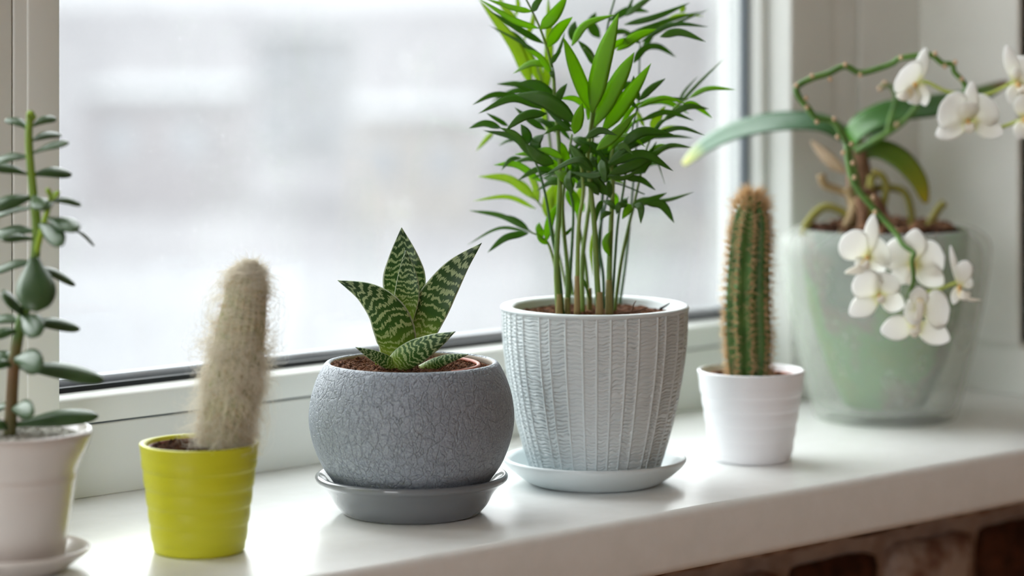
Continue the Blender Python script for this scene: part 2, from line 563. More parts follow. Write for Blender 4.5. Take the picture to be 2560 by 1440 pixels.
def w_lance(t):
    return np.where(t < .3, .1 + .9 * np.sin(np.clip(t / .3, 0, 1) * np.pi / 2), np.cos(np.pi / 2 * np.clip((t - .3) / .7, 0, 1) ** 1.35)) + .012
def w_obov(t):
    return np.where(t < .62, .26 + .74 * np.sin(np.clip(t / .62, 0, 1) * np.pi / 2) ** 1.4, np.sqrt(np.clip(1 - ((t - .62) / .385) ** 2, 0.0, 1))) + 0.01
def w_round(t):
    return np.where(t < .55, .16 + .84 * np.sin(np.clip(t / .55, 0, 1) * np.pi / 2) ** 1.1, np.sqrt(np.clip(1 - ((t - .55) / .455) ** 2, 0.0, 1))) + 0.01
def w_sepal(t):
    return np.sin(np.pi * np.clip(t * .93 + .05, 0, 1)) ** 0.7 + .01

def leaf_px(name, ctrl, wpx, wf, material, parent, origin, front=0., back=0., fold=0., n=14, m=4, ang=0.0, thick=0.0004, label=None, Nref=None):
    """ctrl: list of (px,py,Z). width in px at the mean depth"""
    P3 = np.array([U(*c) for c in ctrl])
    ax = smooth_path(P3, n)
    Zm = np.mean([c[2] for c in ctrl])
    t = np.linspace(0, 1, n)
    wd = wf(t) * wpx / 2 * Zm / F / max(math.cos(ang), .35)
    T = ax[-1] - ax[0]
    N = to_cam(ax.mean(0)) if Nref is None else np.asarray(Nref)
    N = tilt(N, T, ang)
    V, Fc, uv = blade(ax, wd, N, front, back, fold, m, thick)
    o = mesh_obj(name, V, Fc, material, parent, origin, uv=uv)
    if label: o['label'] = label
    return o

def tube_px(name, ctrl, rpx, material, parent, origin, n=24, sides=10, rpx2=None, label=None):
    P3 = np.array([U(*c) for c in ctrl])
    ax = smooth_path(P3, n)
    Zm = np.mean([c[2] for c in ctrl])
    r = np.linspace(rpx, rpx if rpx2 is None else rpx2, n) * Zm / F
    V, Fc = tube_data(ax, r, sides)
    o = mesh_obj(name, V, Fc, material, parent, origin)
    if label: o['label'] = label
    return o

def soil_disc(name, r, z, material, parent, amp=0.0015, n=26, k=64, mound=None, off=(0, 0), seed=1):
    g = np.random.default_rng(seed)
    V = [(off[0], off[1], z + (mound(0, 0) if mound else 0))]
    for i in range(1, n + 1):
        rr = r * i / n
        for j in range(k):
            th = 2 * math.pi * j / k
            x = off[0] + rr * math.cos(th); y = off[1] + rr * math.sin(th)
            V.append((x, y, z + (g.random() ** 2 * amp * 2 if i < n else 0) + (mound(x, y) if mound else 0)))
    Fc = [(0, 1 + j, 1 + (j + 1) % k) for j in range(k)]
    for i in range(n - 1):
        for j in range(k):
            a = 1 + i * k + j; b = 1 + i * k + (j + 1) % k
            Fc.append((a, a + k, b + k, b))
    return mesh_obj(name, V, Fc, material, parent, smooth=False, kind='stuff')

def crumbs(name, centre_fn, count, size, material, parent, seed=3):
    g = np.random.default_rng(seed)
    parts = []
    ico = np.array([(0, 0, 1), (.9, 0, .2), (.28, .85, .2), (-.72, .53, .2), (-.72, -.53, .2), (.28, -.85, .2), (0, 0, -.8)])
    fi = [(0, 1, 2), (0, 2, 3), (0, 3, 4), (0, 4, 5), (0, 5, 1), (6, 2, 1), (6, 3, 2), (6, 4, 3), (6, 5, 4), (6, 1, 5)]
    for _ in range(count):
        c = centre_fn(g)
        s = size * g.uniform(.4, 1.3) * np.array([g.uniform(.6, 1.5), g.uniform(.6, 1.5), g.uniform(.5, 1)])
        a = g.uniform(0, 6.28); R = np.array([[math.cos(a), -math.sin(a), 0], [math.sin(a), math.cos(a), 0], [0, 0, 1]])
        parts.append(((ico * g.uniform(.75, 1.25, (7, 1)) * s) @ R.T + c, fi))
    V, Fc = merge(parts)
    return mesh_obj(name, V, Fc, material, parent, smooth=False, kind='stuff')

M['soil'] = noise_mat('dark_soil', rgb(44, 29, 21), rgb(92, 64, 46), 420, 0.95, 0.15, 0.6, 0.001)
M['soil_brown'] = noise_mat('coir_soil', rgb(62, 38, 25), rgb(124, 84, 60), 380, 0.95, 0.15, 0.6, 0.001)
M['terracotta'] = mat('terracotta_plastic', rgb(168, 92, 70), 0.5, 0.4)
M['darkred'] = mat('dark_red_plastic', rgb(110, 44, 34), 0.45, 0.4)

# ------------------------------------------------------------------ jade plant (left)
ZJ = 1.651; sJ = ZJ / F
bj = U(26, 1425, ZJ); bj[2] = 0.0
M['white_ceramic'] = mat('white_glazed_ceramic', rgb(200, 192, 186), 0.22, 0.5, **{'Coat Weight': 0.3, 'Coat Roughness': 0.1})
sc_ = lambda pts, s: [(a * s, b * s, (c * s if c else 0)) for a, b, c in pts]
prof = sc_([(0, 0, 0), (128, 0, 4), (140, 6, 6), (172, 30, 10), (194, 46, 5), (199, 55, 5), (194, 60, 4), (184, 56, 5), (150, 22, 8), (120, 16, 6), (0, 16, 0)], sJ)
jade_saucer = lathe('saucer', round_prof(prof), bj, M['white_ceramic'], None)
jade_saucer['label'] = 'white ceramic saucer under the jade plant pot at left edge'; jade_saucer['category'] = 'saucer'
jr = bj + np.array([0, 0, 16.2 * sJ])
jade = thing('potted_jade_plant', 'jade plant with thick grey-green leaves in flared white ceramic pot', 'potted plant', jr)
y0 = 1425 - 16.2
def py(pts, s, yb): return [(r * s, (yb - y) * s, (c * s if c else 0)) for r, y, c in pts]
prof = py([(0, y0, 0), (126, y0, 4), (133, y0 - 6, 5), (152, 1280, 20), (163, 1205, 8), (166, 1192, 4), (166, 1178, 5), (172, 1160, 10), (190, 1125, 25), (200, 1098, 10), (204, 1085, 5), (203, 1074, 5), (193, 1070, 5), (184, 1080, 6), (160, 1140, 10), (0, 1140, 0)], sJ, y0)
lathe('plant_pot', round_prof(prof), None, M['white_ceramic'], jade, 128)
M['pebble'] = noise_mat('grey_grit', rgb(120, 118, 110), rgb(178, 174, 164), 300, 0.9, 0.2, 0.5, 0.001)
soil_disc('soil', 176 * sJ, (y0 - 1092) * sJ, M['pebble'], jade, 0.001)
mj = mat('jade_leaf', rgb(92, 122, 92), 0.38, 0.5, **{'Coat Weight': 0.2, 'Coat Roughness': 0.28, 'Subsurface Weight': 0.0}); t = NT(mj)
nz = t.noise(t.coord('Object'), 60, 2)
t.l(t.ramp(nz.outputs['Fac'], [(.3, rgb(46, 76, 34)), (.7, rgb(66, 94, 54))]), t.b.inputs['Base Color'])
add_translucent(t, 0.12, col=rgb(120, 170, 50))
M['jade'] = mj
M['jade_stem'] = noise_mat('jade_stem_green', rgb(66, 98, 34), rgb(98, 128, 48), 120, 0.5, 0.4, coordscale=(1, 1, .3))
t = NT(M['jade_stem'])
tcj = t.n('TexCoord'); sj = t.n('SeparateXYZ'); t.l(tcj.outputs['Object'], sj.inputs[0])
nj = t.noise(tcj.outputs['Object'], 90, 3)
t.l(t.ramp(t.math('ADD', sj.outputs['Z'], t.math('MULTIPLY', nj.outputs['Fac'], .03)), [(.07, rgb(50, 74, 26)), (.125, rgb(112, 84, 52)), (.15, rgb(70, 102, 34)), (.24, rgb(122, 152, 48))]), t.b.inputs['Base Color'])
M['jade_tip'] = mat('jade_shoot', rgb(150, 182, 50), 0.4, 0.4)
st = [(24, 1098, ZJ), (28, 1020, ZJ), (33, 930, ZJ), (42, 860, ZJ), (55, 800, ZJ), (78, 720, ZJ), (88, 640, ZJ), (92, 570, ZJ), (84, 490, ZJ), (76, 410, ZJ), (72, 340, ZJ), (76, 288, ZJ)]
jst = tube_px('stem', st, 17, M['jade_stem'], jade, jr, 40, 12, 9)
jbr = tube_px('stem', [(88, 640, ZJ), (102, 585, ZJ - .004), (118, 530, ZJ - .008), (127, 495, ZJ - .01)], 9, M['jade_tip'], jade, jr, 14, 10, 6)
JL = [  # base px, tip px, width, dz base->tip in cm
 (70, 322, 14, 298, 26, 0, 1), (82, 315, 141, 296, 25, 0, 1), (74, 300, 78, 276, 16, 0, 0), (70, 305, 68, 284, 11, 0, -.4), (80, 306, 86, 286, 11, 0, .4),
 (80, 352, 152, 336, 27, 0, 2), (78, 384, 172, 358, 27, 0, -1), (70, 392, -22, 408, 34, 0, 1), (72, 436, -22, 420, 30, 0, -1),
 (80, 437, 180, 436, 33, 0, 1), (84, 492, -20, 525, 40, 0, -1), (80, 520, -22, 545, 26, 0, 1.5), (86, 490, 114, 524, 44, -.4, -2),
 (128, 503, 203, 512, 24, -1, 1), (122, 545, 193, 578, 42, -1, -2), (100, 560, 158, 612, 48, -.6, -2.5), (185, 574, 236, 615, 13, 0, 1),
 (84, 578, -16, 588, 40, 0, 1), (88, 598, 4, 600, 27, 0, -1.5), (86, 655, -20, 682, 32, 0, 1),
 (86, 645, 92, 778, 96, -1, -2.2), (84, 668, 188, 712, 32, 0, 1.8), (60, 790, 6, 738, 52, 0, -1.5), (56, 790, 100, 838, 58, -.4, -2.4),
 (60, 806, 200, 823, 34, 0, 1), (54, 806, -22, 800, 32, 0, 1), (50, 826, -20, 845, 28, 0, -1), (127, 497, 120, 470, 15, -1, -1), (127, 500, 148, 478, 16, -1, 0),
 (38, 898, 106, 916, 62, -.5, -2.4), (36, 915, 260, 950, 46, 0, 1), (38, 912, -24, 915, 30, 0, -1), (30, 905, -16, 885, 34, 0, 1), (32, 1022, 84, 1034, 50, -.4, -2.4), (30, 1064, 246, 1040, 44, 0, .8), (26, 1068, -24, 1062, 36, 0, -1), (28, 1015, -20, 1030, 38, 0, 1.5)]
for k, (bx, by, tx, ty, wd, d0, d1) in enumerate(JL):
    Z0 = ZJ + d0 / 100; Z1 = ZJ + (d0 + d1) / 100
    hang = 6 if abs(tx - bx) > 40 else 0
    mid = ((bx + tx) / 2, (by + ty) / 2 - hang, (Z0 + Z1) / 2)
    tipm = M['jade_tip'] if by < 310 and wd < 20 or (wd < 17 and bx == 127) else M['jade']
    face = abs(d1) > 2.1
    N = None if face else nrm(np.array([0, 0, 1.0]) * .9 + to_cam(bj) * .85)
    leaf_px('leaf', [(bx, by, Z0), mid, (tx, ty, Z1)], wd * (1.04 if face else 1.3), w_obov, tipm, jbr if bx > 110 else jst, jr, .30, .32, 0, 18, 6, 0, Nref=N)

# ------------------------------------------------------------------ woolly cactus in yellow pot
ZY = 1.706; sY = ZY / F
by_ = U(498, 1378, ZY); by_[2] = 0
woolly = thing('potted_cactus', 'woolly old-man cactus with cream hair in ribbed yellow-green pot', 'potted plant', by_)
M['yellow'] = mat('yellow_green_pot', rgb(198, 198, 36), 0.38, 0.45)
def ribbed(rb, rt, yb, yt, s, bands, amp, inner, inner_bottom, lip):
    pr = [(0, 0), ((rb - 8) * s, 0), ((rb - 2) * s, 2 * s), (rb * s, 6 * s)]
    H = yb - yt
    for y in np.linspace(7, H - 5, 90):
        r = rb + (rt - rb) * y / H
        b = 0
        for (c0, c1) in bands:
            if c0 < y < c1:
                q = (y - c0) / (c1 - c0)
                b = amp * (min(1, q / .12) * min(1, (1 - q) / .45))
        pr.append(((r + b) * s, y * s))
    pr += [((rt + .5) * s, (H - 2) * s), ((rt - 1.5) * s, H * s), ((rt - 6) * s, (H + 1) * s), ((rt - lip + 2) * s, (H - .5) * s), ((rt - lip) * s, (H - 4) * s), (inner * s, (H - 60) * s), (inner * s, inner_bottom * s), (0, inner_bottom * s)]
    return pr
lathe('plant_pot', ribbed(113, 149, 1378, 1106, sY, [(26, 68), (72, 112), (116, 157), (161, 204), (208, 236)], 1.9, 124, 190, 15), None, M['yellow'], woolly, 128)
lathe('inner_pot', [(120 * sY, 200 * sY), (128.5 * sY, 262 * sY), (127.5 * sY, 263.5 * sY), (124 * sY, 263 * sY), (117 * sY, 200 * sY)], None, M['darkred'], woolly, 96)
soil_disc('soil', 123 * sY, 256 * sY, M['soil'], woolly, 0.0016, seed=4)
crumbs('soil_crumbs', lambda g: np.array([g.uniform(-90, 60) * sY * RV[0] + g.uniform(-60, 60) * sY * D[0], g.uniform(-90, 60) * sY * RV[1] + g.uniform(-60, 60) * sY * D[1], 259 * sY]), 90, 6 * sY, M['soil'], woolly)
# body
axis_w = smooth_path([U(560, 1135, ZY), U(570, 1040, ZY), U(588, 920, ZY + .002), (U(606, 800, ZY + .004)), U(620, 700, ZY + .006), U(624, 655, ZY + .006)], 60)
def rw(t):
    return np.interp(t, [0, .1, .35, .6, .75, .87, .93, .97, 1.0], [56, 62, 62, 56, 47, 32, 21, 12, 2])
M['cactus_grey'] = noise_mat('woolly_cactus_skin', rgb(160, 166, 120), rgb(212, 206, 176), 240, 0.7, 0.2)
tt = np.linspace(0, 1, 60)
nth = 120
T = np.gradient(axis_w, axis=0); T /= np.linalg.norm(T, axis=1, keepdims=True)
Nf = nrm(D); V = []
frames = []
for i in range(60):
    N_ = nrm(Nf - T[i] * np.dot(Nf, T[i])); B_ = np.cross(T[i], N_)
    frames.append((N_, B_))
    th = np.linspace(0, 2 * math.pi, nth, endpoint=False)
    r = rw(tt[i]) * sY * (1 + .06 * np.cos(20 * th))
    V.append(axis_w[i] + r[:, None] * (np.cos(th)[:, None] * N_ + np.sin(th)[:, None] * B_))
V = np.vstack(V); a = np.arange(nth); b = (a + 1) % nth
Fc = [tuple(x) for i in range(59) for x in np.stack([i * nth + a, i * nth + b, (i + 1) * nth + b, (i + 1) * nth + a], 1)]
Fc.append(tuple(range(59 * nth, 60 * nth)))
wb = mesh_obj('cactus_body', V, Fc, M['cactus_grey'], woolly, by_)
def strands(count, lmin, lmax, rad, modefn, seed, nseg=9, clump=1):
    g = np.random.default_rng(seed)
    parts_V = []; parts_F = []; off = 0
    base_f = []
    for i in range(nseg - 1):
        for j in range(3):
            k2 = (j + 1) % 3
            base_f.append((i * 3 + j, i * 3 + k2, (i + 1) * 3 + k2, (i + 1) * 3 + j))
    base_f = np.array(base_f)
    proto = None
    for kk in range(count):
        if proto is None or kk % clump == 0:
            proto = modefn(g)
        t0, th0, dth, dt, lift = proto
        if clump > 1:
            t0 += g.normal(0, .014); th0 += g.normal(0, .09); dth += g.normal(0, .16); dt += g.normal(0, .14); lift *= g.uniform(.5, 1.15)
        L = g.uniform(lmin, lmax) * sY
        pts = []
        tcur, thc = t0, th0
        step = L / (nseg - 1)
        axl = 480 * sY
        wob1 = g.uniform(0, 6.28); wob2 = g.uniform(-1, 1)
        h = 0.0
        for i in range(nseg):
            q = i / (nseg - 1)
            tc_ = min(max(tcur, 0.0), 1.0)
            fi = tc_ * 59; i0 = min(int(fi), 58); fr = fi - i0
            c = axis_w[i0] * (1 - fr) + axis_w[i0 + 1] * fr
            over = min(max(0, tcur - 1.0) * axl * .2, 5 * sY)
            N_, B_ = frames[i0]
            hh = lift * (1.0 if tc_ < .75 else (.3 + .7 * rw(tc_) / 47.0)) * math.sin(min(1, q * 1.3) * math.pi * .62) * sY
            r = max(rw(tc_), 5) * sY * 1.02 + hh + over * .6
            pts.append(c + T[i0] * over + r * (math.cos(thc) * N_ + math.sin(thc) * B_))
            tcur += dt * step / axl * (1 + .3 * math.sin(wob1 + 5 * q))
            thc += (dth + wob2 * .8 * math.sin(wob1 + 4 * q)) * step / max(r, 12 * sY)
        pts = np.array(pts)
        rr = rad * sY * (1 - .75 * np.linspace(0, 1, nseg))
        tg = np.gradient(pts, axis=0); tg /= np.maximum(np.linalg.norm(tg, axis=1, keepdims=True), 1e-9)
        n1 = np.cross(tg, np.array([.31, .55, .77])); n1 /= np.maximum(np.linalg.norm(n1, axis=1, keepdims=True), 1e-9)
        n2 = np.cross(tg, n1)
        ring = np.stack([pts + (math.cos(p) * n1 + math.sin(p) * n2) * rr[:, None] for p in (0, 2.09, 4.19)], 1).reshape(-1, 3)
        parts_V.append(ring); parts_F.append(base_f + off); off += len(ring)
    return np.vstack(parts_V), np.vstack(parts_F)
def hair_mode(g):
    u = g.random()
    t0 = g.uniform(.02, .98) if u < .70 else (g.uniform(.02, .55) if u < .94 else g.uniform(.86, .99))
    th = g.uniform(0, 6.28)
    if t0 > .87:
        return t0, th, g.normal(0, .9), g.uniform(-.4, .5), g.uniform(6, 40)
    if t0 > .5:
        return t0, th, g.choice([-1, 1]) * g.uniform(.4, 1.2), g.normal(-.1, .4), g.uniform(10, 62) * g.random() ** .9
    return t0, th, g.normal(0, .6), -g.uniform(.3, 1.0), g.uniform(8, 56) * g.random() ** .8
def hair_m(name, c, tr):
    m = mat(name, c, 0.6, 0.2); t = NT(m); add_translucent(t, tr, col=c); return m
M['wool'] = hair_m('cream_wool', rgb(252, 248, 238), .6)
M['spine'] = hair_m('tan_spine', rgb(220, 180, 128), .3)
V, Fc = strands(4100, 40, 140, .5, hair_mode, 21, 9, 9)
mesh_obj('hair', V, Fc, M['wool'], wb, by_, kind='stuff')
def wisp_mode(g):
    u = g.random()
    if u < .55:
        t0 = g.normal(.47, .09)
    elif u < .75:
        t0 = g.uniform(.05, .3)
    else:
        t0 = g.uniform(.8, .96)
    return t0, g.uniform(0, 6.28), g.choice([-1, 1]) * g.uniform(.2, 1.0), g.normal(-.1, .5), g.uniform(30, 74) * (.75 if t0 > .75 else 1)
V, Fc = strands(1500, 70, 170, .38, wisp_mode, 33, 11, 12)
mesh_obj('loose_hair', V, Fc, M['wool'], wb, by_, kind='stuff')
gt = np.random.default_rng(3); tuft = []
for _ in range(520):
    tq_ = gt.uniform(.84, .998); i0 = int(tq_ * 59); N_, B_ = frames[i0]; a_ = gt.uniform(0, 6.28)
    nd = math.cos(a_) * N_ + math.sin(a_) * B_
    p = axis_w[i0] + nd * rw(tq_) * sY
    d_ = nrm(nd * (1.15 - tq_) * 5 + T[i0] * gt.uniform(.1, .9) + gt.normal(0, .35, 3))
    L = gt.uniform(16, 40) * sY
    sd = nrm(gt.normal(0, 1, 3)) * L * .35
    tuft.append(tube_data([p, p + d_ * L * .4, p + d_ * L * .75 + sd * .5, p + d_ * L * .85 + sd], [.5 * sY, .45 * sY, .3 * sY, .1 * sY], 3))
V, Fc = merge(tuft)
mesh_obj('crown_hair', V, Fc, M['wool'], wb, by_, kind='stuff')
def spine_mode(g):
    k = g.integers(0, 20)
    return g.uniform(.02, .97), k * 2 * math.pi / 20 + g.normal(0, .05), g.normal(0, .5), g.normal(.1, .5), g.uniform(8, 18)
V, Fc = strands(950, 12, 26, .55, spine_mode, 5, 4)
mesh_obj('spines', V, Fc, M['spine'], wb, by_, kind='stuff')

# ------------------------------------------------------------------ aloe in grey pot
ZA = 1.83; sA = ZA / F
ba = U(1029, 1282, ZA); ba[2] = 0
M['grey_glaze'] = mat('grey_glaze', rgb(112, 116, 121), 0.13, 0.5, **{'Coat Weight': 0.4, 'Coat Roughness': 0.05})
prof = py([(0, 1282, 0), (160, 1282, 4), (172, 1278, 6), (192, 1256, 14), (205, 1228, 14), (226, 1206, 8), (240, 1197, 5), (242, 1186, 6), (232, 1181, 5), (222, 1190, 6), (202, 1215, 10), (182, 1246, 8), (165, 1250, 5), (0, 1250, 0)], sA, 1282)
sa = lathe('saucer', round_prof(prof), ba, M['grey_glaze'], None, 160)
sa['label'] = 'glossy grey ceramic saucer under the round cracked grey pot'; sa['category'] = 'saucer'
ar = ba + np.array([0, 0, 32.3 * sA])
aloe = thing('potted_aloe', 'tiger aloe with striped green leaves in round crackled grey pot', 'potted plant', ar)
mg = mat('crackled_grey', rgb(118, 121, 128), 0.42, 0.4); t = NT(mg)
co = t.coord('Object', (1, 1, .62))
dn = t.noise(co, 95, 3, .6)
mxv = t.n('Mix', data_type='VECTOR'); mxv.inputs[0].default_value = 0.0055
t.l(co, mxv.inputs[4]); t.l(dn.outputs['Color'], mxv.inputs[5])
vo = t.n('TexVoronoi', feature='DISTANCE_TO_EDGE'); vo.inputs['Scale'].default_value = 330; t.l(mxv.outputs[1], vo.inputs['Vector'])
vo2 = t.n('TexVoronoi', feature='DISTANCE_TO_EDGE'); vo2.inputs['Scale'].default_value = 165; t.l(mxv.outputs[1], vo2.inputs['Vector'])
n2 = t.noise(t.coord('Object'), 900, 3, .6)
n3 = t.noise(t.coord('Object'), 150, 2, .5)
msk = t.ramp(n3.outputs['Fac'], [(.42, (0.1, 0.1, 0.1, 1)), (.58, (1, 1, 1, 1))])
c1 = t.ramp(vo.outputs['Distance'], [(0.0, (0, 0, 0, 1)), (.11, (1, 1, 1, 1))])
c2 = t.ramp(vo2.outputs['Distance'], [(0.0, (0, 0, 0, 1)), (.06, (1, 1, 1, 1))])
h1 = t.mix(msk, (1, 1, 1, 1), c1)
hh = t.math('MULTIPLY_ADD', n2.outputs['Fac'], .45); hs = t.math('ADD', h1, c2); t.l(hs, hh.node.inputs[2])
t.bump(hh, 0.75, 0.0007)
t.l(t.ramp(n2.outputs['Fac'], [(.3, rgb(116, 124, 136)), (.7, rgb(162, 171, 182))]), t.b.inputs['Base Color'])
M['crackle'] = mg
prof = py([(0, 1250, 0), (150, 1250, 3), (172, 1232, 4), (203, 1190, 0), (224, 1160, 0), (241, 1122, 0), (253, 1080, 0), (257, 1040, 0), (252, 995, 0), (241, 955, 0), (226, 922, 0), (219, 910, 0)], sA, 1250)
p2 = smooth_path(np.array([q[:2] for q in prof[2:]]), 70)
inn = np.array([(q[0], q[1]) for q in py([(214, 905, 0), (208, 904, 0), (203, 907, 0), (203, 913, 0), (212, 930, 0), (228, 960, 0), (228, 1000, 0), (0, 1000, 0)], sA, 1250)])
full = np.vstack([np.array([q[:2] for q in prof[:2]]), p2, inn])
pa = lathe('plant_pot', full, None, M['crackle'], aloe, 192)
M['pot_in'] = mat('pot_inside_beige', rgb(186, 176, 164), 0.6, 0.3)
pa.data.materials.append(M['pot_in'])
nrow = len(full)
for k, p in enumerate(pa.data.polygons):
    if k // 192 >= nrow - 6: p.material_index = 1
def amound(x, y):
    # heap towards the left of the picture
    l = -(x * RV[0] + y * RV[1]) / (200 * sA)
    return max(0, l) * 9 * sA
soil_disc('soil', 205 * sA, (1250 - 922) * sA, M['soil_brown'], aloe, 0.0009, 34, 90, amound, seed=8)
crumbs('soil_crumbs', lambda g: (lambda r, th: np.array([r * math.cos(th), r * math.sin(th), (1250 - 919) * sA + amound(r * math.cos(th), r * math.sin(th)) + .001]))(g.uniform(0, 1) ** .5 * 185 * sA, g.uniform(0, 6.28)), 900, 3.6 * sA, M['soil_brown'], aloe, 9)
# rim of the inner plastic pot, on the right
inrim = [(ar + np.array([0, 0, (1250 - 913) * sA])) + 168 * sA * (math.cos(a_) * RV + math.sin(a_) * D) for a_ in np.linspace(-.9, .9, 20)]
V, Fc = tube_data(inrim, 5 * sA, 8)
mesh_obj('inner_pot_rim', V, Fc, M['terracotta'], aloe, ar)
# striped leaf material
ml = mat('tiger_aloe_leaf', rgb(40, 74, 36), 0.38, 0.4); t = NT(ml)
uvn = t.n('TexCoord'); sp = t.n('SeparateXYZ'); t.l(uvn.outputs['UV'], sp.inputs[0])
u_, v_ = sp.outputs['X'], sp.outputs['Y']
oi = t.n('ObjectInfo')
cb = t.n('CombineXYZ'); t.l(t.math('MULTIPLY', u_, 24.0), cb.inputs[0]); t.l(t.math('MULTIPLY', v_, 30.0), cb.inputs[1]); t.l(t.math('MULTIPLY', oi.outputs['Random'], 40), cb.inputs[2])
bl = t.noise(cb.outputs[0], 1.0, 2, .6)
cb2 = t.n('CombineXYZ'); t.l(t.math('MULTIPLY', u_, 3.2), cb2.inputs[0]); t.l(t.math('MULTIPLY', v_, 5.0), cb2.inputs[1]); t.l(t.math('MULTIPLY', oi.outputs['Random'], 17), cb2.inputs[2])
wv = t.noise(cb2.outputs[0], 1.0, 2, .5)
ph = t.math('ADD', t.math('MULTIPLY', v_, 84.0), t.math('MULTIPLY', wv.outputs['Fac'], 17.0))
band = t.math('MULTIPLY_ADD', t.math('SINE', ph), .5); band.node.inputs[2].default_value = .5
comb = t.math('ADD', t.math('MULTIPLY', band, .46), t.math('MULTIPLY', bl.outputs['Fac'], 1.25))
stripe = t.ramp(comb, [(.925, (0, 0, 0, 1)), (.975, (1, 1, 1, 1))])
basec = t.ramp(v_, [(0.0, rgb(176, 190, 96)), (.2, rgb(112, 146, 40)), (.4, rgb(56, 98, 32)), (1.0, rgb(36, 66, 42))])
pale = t.ramp(v_, [(0.0, rgb(186, 200, 120)), (.3, rgb(172, 192, 126)), (1.0, rgb(168, 190, 150))])
colr = t.mix(stripe, basec, pale)
ed = t.math('ABSOLUTE', t.math('SUBTRACT', u_, .5))
edm = t.ramp(ed, [(.464, (0, 0, 0, 1)), (.472, (1, 1, 1, 1))])
colr = t.mix(edm, colr, rgb(206, 220, 190))
t.l(colr, t.b.inputs['Base Color'])
add_translucent(t, 0.16, colsock=colr)
M['aloe'] = ml
def ax_px(pts): return [(820 + x / 3.79, 560 + y / 3.79, ZA + z) for x, y, z in pts]
AL = [ # axis pts (zoom px, dz), half width table (t, px full width), front, back
 ([(690, 920, .012), (716, 700, .020), (722, 480, .026), (712, 260, .030), (696, 33, .031)], [(0, 75), (.28, 104), (.5, 112), (.75, 66), (1, 2)], -.22, .30),
 ([(700, 960, .004), (735, 760, .006), (752, 600, .010), (748, 430, .012), (735, 250, .012)], [(0, 50), (.35, 66), (.6, 56), (.82, 31), (1, 2)], -.2, .3),
 ([(830, 1160, .000), (900, 960, .006), (1010, 730, .012), (1210, 430, .014), (1455, 180, .012)], [(0, 62), (.22, 84), (.48, 94), (.72, 66), (1, 2)], -.18, .34),
 ([(610, 1310, -.004), (650, 1110, -.010), (560, 850, -.016), (370, 660, -.020), (92, 533, -.022)], [(0, 62), (.2, 98), (.42, 104), (.7, 68), (1, 2)], .26, .1),
 ([(880, 1385, -.004), (1000, 1330, -.010), (1150, 1275, -.016), (1330, 1235, -.018)], [(0, 26), (.4, 30), (.7, 22), (1, 2)], .3, .2),
 ([(620, 1350, -.012), (740, 1265, -.022), (930, 1160, -.032), (1205, 1020, -.040)], [(0, 48), (.3, 64), (.55, 64), (.8, 40), (1, 2)], .28, .1),
 ([(670, 1375, -.012), (560, 1310, -.018), (420, 1240, -.024), (262, 1168, -.028)], [(0, 28), (.4, 34), (.7, 25), (1, 2)], .3, .2)]
for pts, wt, fr_, bk_ in AL:
    P3 = np.array([U(*c) for c in ax_px(pts)])
    n = 48
    axp = smooth_path(P3, n)
    tq = np.linspace(0, 1, n)
    wd = np.interp(tq, [q[0] for q in wt], [q[1] for q in wt]) / 2 * sA
    wd = np.convolve(np.pad(wd, 4, mode='edge'), np.ones(9) / 9, 'valid')
    wd[-5:] = np.linspace(wd[-6], .0002, 6)[1:]
    V, Fc, uv = blade(axp, wd, to_cam(P3.mean(0)), fr_, bk_, 0, 16, .0016)
    mesh_obj('leaf', V, Fc, M['aloe'], aloe, ar, uv=uv)
leaf_px('sprout', [(940, 912, ZA - .02), (941, 903, ZA - .022), (939, 896, ZA - .022)], 8, w_sepal, M['jade_tip'], aloe, ar, .2, .2)

# ------------------------------------------------------------------ parlour palm in pale relief pot
ZP = 1.942; sP = ZP / F
bp = U(1487, 1206, ZP); bp[2] = 0
M['pale_glaze'] = mat('pale_blue_grey_glaze', rgb(206, 214, 216), 0.3, 0.45)
prof = py([(0, 1206, 0), (150, 1206, 4), (166, 1202, 6), (196, 1182, 14), (220, 1162, 8), (229, 1150, 4), (230, 1143, 4), (224, 1139, 4), (212, 1146, 5), (190, 1174, 8), (172, 1186, 4), (0, 1186, 0)], sP, 1206)
sp_ = lathe('saucer', round_prof(prof), bp, M['pale_glaze'], None, 160)
sp_['label'] = 'pale blue-grey saucer under the large relief pot'; sp_['category'] = 'saucer'
pr_ = bp + np.array([0, 0, 20.3 * sP])
palm = thing('potted_palm', 'parlour palm with arching green fronds in large pale relief pot', 'potted plant', pr_)
NTH, NZ = 880, 330
yy = np.linspace(1186, 773, NZ)
rr = np.interp(yy[::-1], [773, 830, 870, 920, 960, 1010, 1050, 1100, 1140, 1170, 1186], [233, 231.5, 228.5, 222, 215.5, 206, 197, 184, 172, 162, 156])[::-1]
rr = np.convolve(np.pad(rr, 8, mode='edge'), np.ones(17) / 17, 'valid')
th = np.linspace(0, 2 * math.pi, NTH, endpoint=False)
g = np.random.default_rng(5)
edges = [0.0]
while edges[-1] < 2 * math.pi - .12:
    edges.append(edges[-1] + g.choice([.125, .15, .165, .185, .24]))
edges[-1] = 2 * math.pi
edges = np.array(edges)
idx = np.clip(np.searchsorted(edges, th, side='right') - 1, 0, len(edges) - 2)
ctr = (edges[idx] + edges[idx + 1]) / 2
half = (edges[idx + 1] - edges[idx]) / 2
q = (th - ctr) / half                      # -1..1 inside a panel
dist = (1 - np.abs(q)) * half              # angle to the rib
rib = np.exp(-(dist / .0105) ** 2)
inside = 1 - np.exp(-(dist / .018) ** 4)
per = g.uniform(8.2, 11.0, len(edges)); pha = g.uniform(0, 6.28, len(edges)); slo = g.uniform(-.5, .5, len(edges)); asym = g.uniform(.6, 1.1, len(edges))
V = []
gn = np.random.default_rng(9)
wob = gn.normal(0, 1, (len(edges), 40)); wob2 = gn.normal(0, 1, (len(edges), 60))
